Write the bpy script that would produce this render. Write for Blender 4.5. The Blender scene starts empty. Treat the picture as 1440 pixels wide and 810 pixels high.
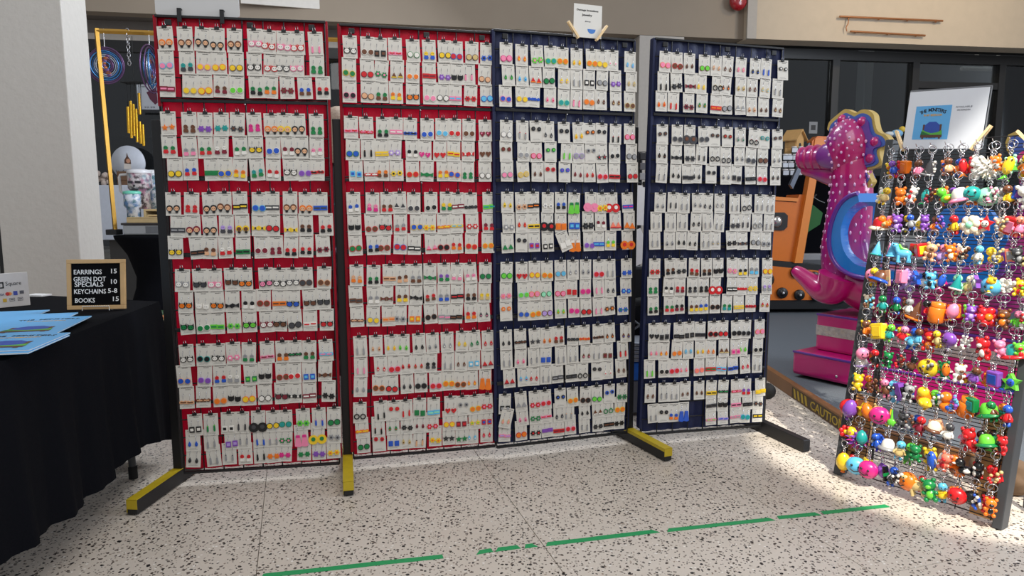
import bpy, bmesh, math, random
from mathutils import Vector, Matrix, Euler
random.seed(7)
sc = bpy.context.scene
COL = sc.collection
R = math.radians

# ------------------------------------------------------------------ camera
FPX, CAMH = 980.0, 1.17
PITCH, ROLL = math.atan(120.0 / FPX), R(0.17)
cam_d = bpy.data.cameras.new('camera')
cam_d.sensor_fit = 'HORIZONTAL'; cam_d.sensor_width = 36.0
cam_d.lens = 36.0 * FPX / 1440.0
cam_d.clip_start = 0.05; cam_d.clip_end = 80
cam = bpy.data.objects.new('camera', cam_d); COL.objects.link(cam)
cam.matrix_world = Matrix.Translation((0, 0, CAMH)) @ Matrix.Rotation(R(90) - PITCH, 4, 'X') @ Matrix.Rotation(-ROLL, 4, 'Z')
sc.camera = cam

# ------------------------------------------------------------------ light and exposure
sc.view_settings.view_transform = 'Standard'
sc.view_settings.look = 'None'
sc.view_settings.exposure = 0.0
sc.view_settings.gamma = 1.0
sc.view_settings.use_curve_mapping = False
world = bpy.data.worlds.new('hall_daylight'); sc.world = world
world.use_nodes = True
bg = world.node_tree.nodes['Background']
bg.inputs['Color'].default_value = (0.90, 0.94, 1.0, 1); bg.inputs['Strength'].default_value = 0.50

def lamp(name, kind, loc, target, energy, color, **kw):
    d = bpy.data.lights.new(name, kind); d.energy = energy; d.color = color
    for k, v in kw.items(): setattr(d, k, v)
    o = bpy.data.objects.new(name, d); COL.objects.link(o); o.location = loc
    o.rotation_euler = (Vector(target) - Vector(loc)).to_track_quat('-Z', 'Y').to_euler()
    return o
# skylight over the concourse, the daylight of the entrance on the right, the sun patch, the shop spots
lamp('skylight', 'AREA', (0.6, 0.2, 4.6), (0.3, 2.6, 0.6), 95, (1.0, 0.97, 0.92), size=3.2)
lamp('entrance_daylight', 'AREA', (6.5, 2.2, 3.0), (-1.5, 4.2, 1.2), 230, (0.80, 0.88, 1.0), size=2.6)
lamp('sun_patch', 'SPOT', (1.9, -0.9, 5.6), (1.92, 2.50, 0.85), 3000, (1.0, 0.95, 0.84), spot_size=R(13.5), spot_blend=0.3, shadow_soft_size=0.03)
lamp('fascia_spot', 'SPOT', (5.0, 5.6, 4.4), (4.6, 8.4, 3.35), 230, (1.0, 0.80, 0.55), spot_size=R(95), spot_blend=0.9, shadow_soft_size=0.15)
lamp('rear_fill', 'AREA', (0.1, 5.4, 4.0), (-2.0, 3.8, 1.4), 130, (0.86, 0.92, 1.0), size=1.6)  # unseen area light, added to brighten the column side and backlight the red cloth

# ------------------------------------------------------------------ pixel -> world (the photograph's 1440x810 frame, used only while surveying points)
def ray(px, py):
    x, y = px - 720.0, 405.0 - py
    c, s = math.cos(ROLL), math.sin(ROLL)
    x, y = c * x - s * y, s * x + c * y
    return Vector((x, y * math.sin(PITCH) + FPX * math.cos(PITCH), y * math.cos(PITCH) - FPX * math.sin(PITCH)))
def at(px, py, Y):
    d = ray(px, py); return Vector((0, 0, CAMH)) + d * (Y / d.y)
def onz(px, py, z=0.0):
    d = ray(px, py); return Vector((0, 0, CAMH)) + d * ((z - CAMH) / d.z)
def onplane(px, py, p, n):
    d = ray(px, py); c = Vector((0, 0, CAMH)); return c + d * ((Vector(p) - c).dot(n) / d.dot(n))

# ------------------------------------------------------------------ materials
def lin(c):
    return tuple((v / 255 / 12.92) if v / 255 <= 0.04045 else ((v / 255 + 0.055) / 1.055) ** 2.4 for v in c)
MATS = {}
def mat(name, rgb, rough=0.55, metal=0.0, var=0.08, scale=30.0, bump=0.0, coat=0.0, spec=0.5, trans=0.0):
    if name in MATS: return MATS[name]
    m = bpy.data.materials.new(name); m.use_nodes = True
    nt = m.node_tree; n = nt.nodes; b = n['Principled BSDF']
    c = lin(rgb)
    b.inputs['Roughness'].default_value = rough; b.inputs['Metallic'].default_value = metal
    b.inputs['Specular IOR Level'].default_value = spec
    b.inputs['Coat Weight'].default_value = coat
    if coat: b.inputs['Coat Roughness'].default_value = 0.08
    tc = n.new('ShaderNodeTexCoord'); no = n.new('ShaderNodeTexNoise')
    no.inputs['Scale'].default_value = scale; no.inputs['Detail'].default_value = 3
    nt.links.new(tc.outputs['Object'], no.inputs['Vector'])
    mx = n.new('ShaderNodeMix'); mx.data_type = 'RGBA'
    mx.inputs[6].default_value = (*[v * (1 - var) for v in c], 1); mx.inputs[7].default_value = (*[min(1, v * (1 + var)) for v in c], 1)
    nt.links.new(no.outputs['Fac'], mx.inputs[0]); nt.links.new(mx.outputs[2], b.inputs['Base Color'])
    if bump:
        bp = n.new('ShaderNodeBump'); bp.inputs['Strength'].default_value = bump; bp.inputs['Distance'].default_value = 0.01
        nt.links.new(no.outputs['Fac'], bp.inputs['Height']); nt.links.new(bp.outputs['Normal'], b.inputs['Normal'])
    if trans:
        tr = n.new('ShaderNodeBsdfTranslucent'); ms = n.new('ShaderNodeMixShader'); ms.inputs[0].default_value = trans
        nt.links.new(mx.outputs[2], tr.inputs['Color']); nt.links.new(b.outputs[0], ms.inputs[1]); nt.links.new(tr.outputs[0], ms.inputs[2])
        nt.links.new(ms.outputs[0], n['Material Output'].inputs['Surface'])
    MATS[name] = m
    return m
CC = {'w': (232, 228, 220), 'k': (18, 18, 20), 'r': (205, 28, 34), 'o': (235, 120, 25), 'y': (240, 200, 40), 'g': (20, 125, 65),
      'G': (105, 205, 60), 'b': (35, 85, 190), 'c': (95, 185, 225), 'p': (240, 135, 170), 'P': (130, 75, 175), 'm': (215, 40, 130),
      'n': (105, 62, 38), 't': (222, 170, 130), 's': (150, 150, 152), 'd': (62, 62, 66), 'l': (178, 150, 215), 'T': (30, 150, 145),
      'e': (205, 180, 120), 'v': (125, 25, 45), 'S': (245, 130, 105), 'M': (150, 225, 185), 'C': (250, 232, 205)}
CNAME = {'w': 'white', 'k': 'black', 'r': 'red', 'o': 'orange', 'y': 'yellow', 'g': 'green', 'G': 'lime', 'b': 'blue', 'c': 'sky-blue', 'p': 'pink',
         'P': 'purple', 'm': 'magenta', 'n': 'brown', 't': 'tan', 's': 'silver-grey', 'd': 'charcoal', 'l': 'lavender', 'T': 'teal', 'e': 'gold',
         'v': 'maroon', 'S': 'salmon', 'M': 'mint', 'C': 'cream'}
def cm(k): return mat('enamel_' + CNAME[k].replace('-', '_'), CC[k], rough=0.35, var=0.10, scale=60)
def pm(k): return mat('plastic_' + CNAME[k].replace('-', '_'), CC[k], rough=0.25, var=0.05, scale=40, coat=0.3)
steel = mat('nickel_wire', (205, 205, 208), rough=0.25, metal=1.0)
black_metal = mat('black_metal', (22, 22, 24), rough=0.4, var=0.2)

# ------------------------------------------------------------------ mesh builder
class MB:
    def __init__(s): s.v = []; s.f = []; s.mi = []; s.mats = []; s.sm = []
    def slot(s, m):
        if m not in s.mats: s.mats.append(m)
        return s.mats.index(m)
    def add(s, vs, fs, m, M=None, smooth=False):
        b = len(s.v); i = s.slot(m)
        s.v += [tuple(M @ Vector(v)) for v in vs] if M is not None else [tuple(v) for v in vs]
        for f in fs: s.f.append([b + k for k in f]); s.mi.append(i); s.sm.append(smooth)
        return s
    def box(s, lo, hi, m, M=None):
        x0, y0, z0 = lo; x1, y1, z1 = hi
        vs = [(x0, y0, z0), (x1, y0, z0), (x1, y1, z0), (x0, y1, z0), (x0, y0, z1), (x1, y0, z1), (x1, y1, z1), (x0, y1, z1)]
        return s.add(vs, [(0, 3, 2, 1), (4, 5, 6, 7), (0, 1, 5, 4), (1, 2, 6, 5), (2, 3, 7, 6), (3, 0, 4, 7)], m, M)
    def bbox(s, lo, hi, m, b=0.004, M=None):          # box with chamfered edges
        bm = bmesh.new(); bmesh.ops.create_cube(bm, size=1.0)
        for v in bm.verts:
            for k in range(3): v.co[k] = lo[k] if v.co[k] < 0 else hi[k]
        bmesh.ops.bevel(bm, geom=bm.edges[:], offset=b, segments=2, affect='EDGES', profile=0.5)
        bm.verts.index_update()
        s.add([v.co[:] for v in bm.verts], [[v.index for v in f.verts] for f in bm.faces], m, M); bm.free(); return s
    def prism(s, pts, y0, y1, m, M=None, m2=None):     # outline in XZ, thickness along Y
        n = len(pts)
        vs = [(x, y0, z) for x, z in pts] + [(x, y1, z) for x, z in pts]
        fs = [tuple(range(n)), tuple(range(2 * n - 1, n - 1, -1))]
        s.add(vs, fs, m, M)
        return s.add(vs, [(i, i + n, (i + 1) % n + n, (i + 1) % n) for i in range(n)], m2 or m, M)
    def tube(s, pts, rad, m, n=6, caps=True, M=None, smooth=True):
        pts = [Vector(p) for p in pts]; k = len(pts)
        rads = rad if isinstance(rad, (list, tuple)) else [rad] * k
        vs = []; fs = []
        up = Vector((0, 0, 1))
        for i, p in enumerate(pts):
            t = (pts[min(i + 1, k - 1)] - pts[max(i - 1, 0)]).normalized()
            if i == 0:
                u = t.cross(up if abs(t.z) < 0.9 else Vector((0, 1, 0))).normalized()
            else:
                u = (u - t * u.dot(t)).normalized()
            w = t.cross(u)
            for j in range(n):
                a = 2 * math.pi * j / n
                vs.append(p + (u * math.cos(a) + w * math.sin(a)) * rads[i])
        for i in range(k - 1):
            for j in range(n):
                fs.append((i * n + j, i * n + (j + 1) % n, (i + 1) * n + (j + 1) % n, (i + 1) * n + j))
        s.add(vs, fs, m, M, smooth)
        if caps: s.add(vs, [tuple(range(n - 1, -1, -1)), tuple(range((k - 1) * n, k * n))], m, M)
        return s
    def sphere(s, c, r, m, n=12, k=8, M=None):
        rx, ry, rz = r if isinstance(r, (list, tuple)) else (r, r, r)
        vs = [(c[0], c[1], c[2] + rz)]
        for i in range(1, k):
            a = math.pi * i / k
            for j in range(n):
                b = 2 * math.pi * j / n
                vs.append((c[0] + rx * math.sin(a) * math.cos(b), c[1] + ry * math.sin(a) * math.sin(b), c[2] + rz * math.cos(a)))
        vs.append((c[0], c[1], c[2] - rz)); L = len(vs) - 1
        fs = [(0, 1 + j, 1 + (j + 1) % n) for j in range(n)]
        for i in range(k - 2):
            for j in range(n):
                a = 1 + i * n + j; b = 1 + i * n + (j + 1) % n
                fs.append((a, a + n, b + n, b))
        fs += [(L, 1 + (k - 2) * n + (j + 1) % n, 1 + (k - 2) * n + j) for j in range(n)]
        return s.add(vs, fs, m, M, True)
    def lathe(s, prof, m, n=20, M=None, smooth=True, c=(0, 0)):
        vs = []; fs = []
        for r, z in prof:
            for j in range(n):
                a = 2 * math.pi * j / n; vs.append((c[0] + r * math.cos(a), c[1] + r * math.sin(a), z))
        for i in range(len(prof) - 1):
            for j in range(n):
                fs.append((i * n + j, i * n + (j + 1) % n, (i + 1) * n + (j + 1) % n, (i + 1) * n + j))
        s.add(vs, fs, m, M, smooth)
        k = len(prof) - 1
        caps = []
        if prof[0][0] > 1e-5: caps.append(tuple(range(n - 1, -1, -1)))
        if prof[k][0] > 1e-5: caps.append(tuple(range(k * n, k * n + n)))
        if caps: s.add(vs, caps, m, M)
        return s
    def torus(s, R0, r, m, n=14, k=5, M=None, axis='y'):
        vs = []; fs = []
        for i in range(n):
            a = 2 * math.pi * i / n
            for j in range(k):
                b = 2 * math.pi * j / k
                q = (R0 + r * math.cos(b)); x, z, y = q * math.cos(a), q * math.sin(a), r * math.sin(b)
                vs.append((x, y, z) if axis == 'y' else ((y, x, z) if axis == 'x' else (x, z, y)))
        for i in range(n):
            for j in range(k):
                fs.append((i * k + j, i * k + (j + 1) % k, ((i + 1) % n) * k + (j + 1) % k, ((i + 1) % n) * k + j))
        return s.add(vs, fs, m, M, True)
    def mesh(s, name):
        me = bpy.data.meshes.new(name); me.from_pydata(s.v, [], s.f)
        for m in s.mats: me.materials.append(m)
        me.polygons.foreach_set('material_index', s.mi); me.polygons.foreach_set('use_smooth', s.sm)
        me.update(); return me
    def build(s, name, parent=None, loc=(0, 0, 0), rot=(0, 0, 0), **props):
        me = s.mesh(name)
        bm = bmesh.new(); bm.from_mesh(me); bmesh.ops.recalc_face_normals(bm, faces=bm.faces[:]); bm.to_mesh(me); bm.free()
        return link(name, me, parent, loc, rot, **props)
def link(name, data, parent=None, loc=(0, 0, 0), rot=(0, 0, 0), **props):
    o = bpy.data.objects.new(name, data); COL.objects.link(o)
    o.location = loc; o.rotation_euler = rot
    if parent is not None: o.parent = parent
    for k, v in props.items(): o[k] = v
    return o
def thing(name, label, cat, loc=(0, 0, 0), rot=(0, 0, 0), group=None):
    o = link(name, None, None, loc, rot, label=label, category=cat)
    o.empty_display_size = 0.05
    if group: o['group'] = group
    return o
def text(name, body, size, m, parent, loc, rot, align='LEFT', bold=0.0, depth=0.0004):
    cu = bpy.data.curves.new(name, 'FONT'); cu.body = body; cu.size = size; cu.align_x = align; cu.extrude = depth; cu.offset = bold
    cu.resolution_u = 2; cu.materials.append(m)
    return link(name, cu, parent, loc, rot)
def ngon(n, r, a0=0.0, sx=1.0, sz=1.0, cx=0.0, cz=0.0):
    return [(cx + sx * r * math.cos(a0 + 2 * math.pi * i / n), cz + sz * r * math.sin(a0 + 2 * math.pi * i / n)) for i in range(n)]
NTH = ['first', 'second', 'third', 'fourth', 'fifth', 'sixth', 'seventh', 'eighth', 'ninth', 'tenth', 'eleventh', 'twelfth', 'thirteenth', 'fourteenth',
       'fifteenth', 'sixteenth', 'seventeenth', 'eighteenth', 'nineteenth', 'twentieth', 'twenty-first', 'twenty-second']

# ================================================================== SETTING
# terrazzo
def terrazzo():
    m = bpy.data.materials.new('terrazzo'); m.use_nodes = True; nt = m.node_tree; n = nt.nodes; L = nt.links; b = n['Principled BSDF']
    tc = n.new('ShaderNodeTexCoord'); geo = n.new('ShaderNodeNewGeometry')
    nz = n.new('ShaderNodeTexNoise'); nz.inputs['Scale'].default_value = 60
    L.new(geo.outputs['Position'], nz.inputs['Vector'])
    mv = n.new('ShaderNodeVectorMath'); mv.operation = 'SCALE'; mv.inputs['Scale'].default_value = 0.012
    L.new(nz.outputs['Color'], mv.inputs[0])
    ad = n.new('ShaderNodeVectorMath'); ad.operation = 'ADD'; L.new(geo.outputs['Position'], ad.inputs[0]); L.new(mv.outputs[0], ad.inputs[1])
    prev = None
    big = n.new('ShaderNodeTexNoise'); big.inputs['Scale'].default_value = 2.5; big.inputs['Detail'].default_value = 4
    L.new(geo.outputs['Position'], big.inputs['Vector'])
    base = n.new('ShaderNodeMix'); base.data_type = 'RGBA'
    base.inputs[6].default_value = (*lin((196, 184, 170)), 1); base.inputs[7].default_value = (*lin((213, 203, 192)), 1)
    L.new(big.outputs['Fac'], base.inputs[0]); prev = base.outputs[2]
    for sc_, cols, thr, dens in ((66, [(160, 150, 140), (226, 220, 212), (150, 135, 120)], 0.36, 0.45), (54, [(30, 29, 30), (70, 60, 54), (105, 96, 90), (38, 36, 37)], 0.42, 0.46), (100, [(36, 34, 34), (90, 80, 72), (120, 108, 98)], 0.36, 0.45)):
        vo = n.new('ShaderNodeTexVoronoi'); vo.inputs['Scale'].default_value = sc_; L.new(ad.outputs[0], vo.inputs['Vector'])
        sp = n.new('ShaderNodeSeparateColor'); L.new(vo.outputs['Color'], sp.inputs[0])
        lt = n.new('ShaderNodeMath'); lt.operation = 'MULTIPLY_ADD'; L.new(sp.outputs[2], lt.inputs[0]); lt.inputs[1].default_value = thr * 0.7; lt.inputs[2].default_value = thr * 0.45
        l1 = n.new('ShaderNodeMath'); l1.operation = 'LESS_THAN'; L.new(vo.outputs['Distance'], l1.inputs[0]); L.new(lt.outputs[0], l1.inputs[1])
        l2 = n.new('ShaderNodeMath'); l2.operation = 'LESS_THAN'; L.new(sp.outputs[0], l2.inputs[0]); l2.inputs[1].default_value = dens
        an = n.new('ShaderNodeMath'); an.operation = 'MULTIPLY'; L.new(l1.outputs[0], an.inputs[0]); L.new(l2.outputs[0], an.inputs[1])
        cr = n.new('ShaderNodeValToRGB'); cr.color_ramp.interpolation = 'CONSTANT'
        while len(cr.color_ramp.elements) < len(cols): cr.color_ramp.elements.new(0.5)
        for i, c in enumerate(cols): cr.color_ramp.elements[i].position = i / len(cols); cr.color_ramp.elements[i].color = (*lin(c), 1)
        L.new(sp.outputs[1], cr.inputs[0])
        mx = n.new('ShaderNodeMix'); mx.data_type = 'RGBA'; L.new(an.outputs[0], mx.inputs[0]); L.new(prev, mx.inputs[6]); L.new(cr.outputs[0], mx.inputs[7]); prev = mx.outputs[2]
    L.new(prev, b.inputs['Base Color'])
    rr = n.new('ShaderNodeMapRange'); L.new(big.outputs['Fac'], rr.inputs[0]); rr.inputs[3].default_value = 0.30; rr.inputs[4].default_value = 0.42
    L.new(rr.outputs[0], b.inputs['Roughness'])
    return m
TERR = terrazzo()
grout = mat('dark_joint', (120, 112, 102), rough=0.9)
fl = MB().box((-14, -4, -0.06), (14, 22, -0.006), grout).build('floor', kind='structure')
ang = R(17.2); ex = Vector((math.cos(ang), math.sin(ang), 0)); ey = Vector((-math.sin(ang), math.cos(ang), 0))
TW, TL = 0.934, 3.74
tile_me = MB().bbox((0.0012, 0.0012, -0.03), (TW - 0.0012, TL - 0.0012, 0.0), TERR, 0.0008).mesh('floor_tile')
o0 = Vector((-1.109, 3.036, 0)); o0 = o0 - ey * (o0.dot(ey)) + ey * (-2.1)
for i in range(-11, 13):
    for j in range(-1, 6):
        p = o0 + ex * (TW * i) + ey * (TL * j)
        if -11 < p.x < 12 and -4 < p.y < 19: link('floor_tile', tile_me, fl, (p.x, p.y, 0), (0, 0, ang))

taupe = mat('taupe_wall', (146, 133, 117), rough=0.8, var=0.05, scale=4, bump=0.05)  # toned darker than the beige fascia beside it
beige = mat('beige_plaster', (186, 172, 152), rough=0.85, var=0.07, scale=9, bump=0.15)
plaster = mat('rough_plaster', (196, 192, 185), rough=0.55, var=0.04, scale=26, bump=0.35)
dark_frame = mat('dark_anodized', (24, 23, 23), rough=0.4)
mid_band = mat('dark_band', (104, 98, 92), rough=0.8)  # even darker tone for the band set back under the fascia
cream_trim = mat('grey_trim', (160, 154, 146), rough=0.6)
def glass_mat():
    m = bpy.data.materials.new('shop_glass'); m.use_nodes = True; nt = m.node_tree; n = nt.nodes; L = nt.links
    n.remove(n['Principled BSDF']); out = n['Material Output']
    t = n.new('ShaderNodeBsdfTransparent'); t.inputs[0].default_value = (0.62, 0.64, 0.64, 1)
    g = n.new('ShaderNodeBsdfGlossy'); g.inputs['Roughness'].default_value = 0.02; g.inputs[0].default_value = (0.9, 0.92, 0.95, 1)
    fr = n.new('ShaderNodeFresnel'); fr.inputs[0].default_value = 1.45
    mx = n.new('ShaderNodeMixShader'); L.new(fr.outputs[0], mx.inputs[0]); L.new(t.outputs[0], mx.inputs[1]); L.new(g.outputs[0], mx.inputs[2]); L.new(mx.outputs[0], out.inputs[0])
    return m
GLASS = glass_mat()
# the shopfront line, from left to right at fascia height
ZF = 2.994
fa, fb, fc = Vector((-5.6, 6.62, 0)), Vector((2.62, 8.15, 0)), Vector((8.4, 9.04, 0))
def wallbox(name, a, b, z0, z1, d0, d1, m, **kw):      # a box along the line a-b, from d0 to d1 behind it
    e = (b - a).normalized(); nn = Vector((-e.y, e.x, 0)); w = (b - a).length
    M = Matrix.Translation(a) @ Matrix(((e.x, nn.x, 0, 0), (e.y, nn.y, 0, 0), (0, 0, 1, 0), (0, 0, 0, 1)))
    o = MB().box((0, d0, z0), (w, d1, z1), m).build(name, kw.pop('parent', None), **kw); o.matrix_world = M; return o
wallbox('wall_back', fa, fb, ZF, 4.9, 0, 0.16, taupe, kind='structure', label='darker taupe fascia above the left shopfront')
wallbox('wall_right', fb, fc, ZF - 0.015, 4.9, -0.1, 0.16, beige, kind='structure', label='beige plaster fascia above the right shopfront')
e2 = (fc - fb).normalized()
wallbox('trim_1', fb - e2 * 0.02, fb + e2 * 0.09, ZF - 0.02, 4.9, -0.125, -0.1, cream_trim, kind='structure')
# band and trim under the fascia, set back
nb = Vector((-(fb - fa).normalized().y, (fb - fa).normalized().x, 0))
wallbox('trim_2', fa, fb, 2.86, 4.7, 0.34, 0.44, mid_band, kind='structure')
wallbox('trim_3', fa, fb, 2.80, 2.86, 0.30, 0.44, cream_trim, kind='structure')
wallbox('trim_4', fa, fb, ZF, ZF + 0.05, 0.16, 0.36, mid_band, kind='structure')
wallbox('trim_5', fb, fc, ZF, ZF + 0.05, 0.16, 0.36, dark_frame, kind='structure')
# windows: frame, panes, mullions as children
def shopfront(name, a, b, z1, splits, transom=None, floor_bar=True):
    root = link(name, None, None, (0, 0, 0), kind='structure')
    e = (b - a).normalized(); nn = Vector((-e.y, e.x, 0)); a2 = a + nn * 0.34; b2 = b + nn * 0.34; w = (b2 - a2).length
    wallbox('head_rail', a2, b2, z1 - 0.11, z1, -0.04, 0.06, dark_frame, parent=root)
    wallbox('sill_rail', a2, b2, 0.0, 0.14, -0.04, 0.06, dark_frame, parent=root)
    ts = [0.0] + splits + [w]
    for i, t in enumerate(ts):
        hw = 0.045 if 0 < i < len(ts) - 1 else 0.06
        p = a2 + e * max(hw, min(w - hw, t))
        wallbox('mullion', p - e * hw, p + e * hw, 0.14, z1 - 0.11, -0.05, 0.07, dark_frame, parent=root)
    for i in range(len(ts) - 1):
        wallbox('glass_pane', a2 + e * (ts[i] + 0.045), a2 + e * (ts[i + 1] - 0.045), 0.14, z1 - 0.11, 0.0, 0.008, GLASS, parent=root)
    if transom:
        i, z = transom
        wallbox('transom', a2 + e * (ts[i] + 0.045), a2 + e * (ts[i + 1] - 0.045), z - 0.04, z + 0.04, -0.045, 0.065, dark_frame, parent=root)
    return root
shopfront('window_1', fa, fb, 2.80, [0.55, 3.2, 5.2])
shopfront('window_2', fb, fc, ZF - 0.02, [0.45, 1.35, 2.42, 3.62], transom=(3, 2.60))
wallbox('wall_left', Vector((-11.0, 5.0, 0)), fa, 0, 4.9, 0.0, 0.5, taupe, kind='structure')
# pillar at the shopfront, seen between the third and fourth display panels
pl = (fb - fa).normalized(); pp = fa + pl * 7.13
wallbox('wall_pillar', pp, pp + pl * 0.52, 0, ZF - 0.004, 0.0, 0.45, mat('pillar_paint', (176, 170, 162), rough=0.7), kind='structure')
# inside the shop: dark back wall, steel column, roof truss
dark_wall = mat('dark_shop_wall', (40, 40, 43), rough=0.8)
MB().box((-16, 19.6, 0), (16, 19.8, 5.2), dark_wall).build('wall_far', kind='structure')
MB().box((-14, 12.5, 2.35), (14, 12.7, 5.0), mat('dark_bulkhead', (58, 58, 60), rough=0.8)).build('trim_6', kind='structure')
c = at(1218, 110, 10.2)
MB().bbox((-0.075, -0.075, 0), (0.075, 0.075, 4.2), mat('steel_column', (150, 154, 156), rough=0.35, metal=0.6), 0.01).build('trim_7', None, (c.x, c.y, 0), (0, 0, R(20)), kind='structure')
t = link('trim_8', None, None, (7.6, 10.4, 3.05), (0, 0, R(8)), kind='structure')
wht = mat('white_truss_paint', (225, 225, 215), rough=0.5)
MB().tube([(-1.2, 0, 0.0), (1.2, 0, 0.0)], 0.03, wht).build('chord', t); MB().tube([(-1.2, 0, 0.45), (1.2, 0, 0.45)], 0.03, wht).build('chord', t)
for k in range(6): MB().tube([(-1.2 + 0.4 * k, 0, 0.0 if k % 2 else 0.45), (-0.8 + 0.4 * k, 0, 0.45 if k % 2 else 0.0)], 0.02, wht).build('web_bar', t)

# square column on the left
colm = Matrix.Translation((-2.86, 3.905, 0)) @ Matrix.Rotation(R(14), 4, 'Z')
o = MB().bbox((0, 0, 0), (0.392, 0.42, 4.9), plaster, 0.006).build('wall_column', kind='structure', label='square plastered column behind the sales table'); o.matrix_world = colm
# boards on the fascia
def fboard(name, px0, px1, py, Y, h, m, th=0.02):
    a = at(px0, py[0], Y[0]); b = at(px1, py[1], Y[1]); e = (b - a); w = math.hypot(e.x, e.y); yaw = math.atan2(e.y, e.x)
    return MB().bbox((0, -th, 0), (w, 0, h), m, 0.004).build(name, None, (a.x, a.y, a.z), (0, 0, yaw))
o = fboard('wall_sign', 341, 535, (3, 12.5), (7.1, 7.5), 0.5, mat('sign_white', (205, 200, 192), rough=0.5))
o['label'] = 'pale sign board on the taupe fascia above the second red panel'; o['category'] = 'sign'
# fire bell
q = at(1040, 4, 8.05)
t = thing('fire_alarm_bell', 'round red fire alarm bell with white mark on the fascia', 'alarm bell', q, (0, 0, R(10)))
MB().lathe([(0.0, 0.06), (0.05, 0.058), (0.085, 0.04), (0.1, 0.01), (0.1, 0.0)], mat('alarm_red', (150, 14, 26), rough=0.25, coat=0.5), 24, Matrix.Rotation(R(90), 4, 'X')).build('gong', t)
MB().bbox((-0.045, 0.0, -0.045), (0.045, 0.06, 0.045), mat('alarm_red_box', (120, 14, 22)), 0.005).build('bell_housing', t)
text('mark', '?', 0.075, mat('white_paint', (235, 235, 232)), t, (0.0, -0.066, -0.02), (R(90), 0, 0), 'CENTER', 0.002)
# copper neon brackets left on the plaster
cop = mat('copper_pipe', (165, 110, 70), rough=0.35, metal=0.6)
def fpt(px, py, off=0.14):
    n = Vector((-e2.y, e2.x, 0)); return onplane(px, py, fb - n * (0.1 + off - 0.1), n)
t = thing('copper_pipe', 'thin copper pipe bracketed across beige plaster, the longer upper one', 'pipe', fpt(1183, 26))
def rel(t, pts): return [Vector(p) - t.location for p in pts]
MB().tube(rel(t, [fpt(1183, 26), fpt(1328, 33)]), 0.012, cop).build('tube', t)
for px, py in ((1196, 26.5), (1238, 28.5), (1278, 30.5), (1318, 32.5)): MB().tube(rel(t, [fpt(px, py + 1.5), fpt(px, py + 1.5, 0.02)]), 0.012, cop).build('bracket', t)
MB().tube(rel(t, [fpt(1196, 27), fpt(1195, 36), fpt(1192, 41), fpt(1193, 47)]), 0.006, cop).build('hanging_wire', t)
t = thing('copper_pipe', 'thin copper pipe bracketed across beige plaster, the shorter lower one', 'pipe', fpt(1198, 47))
MB().tube(rel(t, [fpt(1198, 47), fpt(1303, 53.5)]), 0.012, cop).build('tube', t)
for px, py in ((1205, 47.4), (1250, 50.2), (1290, 52.7)): MB().tube(rel(t, [fpt(px, py + 1), fpt(px, py + 1, 0.02)]), 0.012, cop).build('bracket', t)

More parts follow.
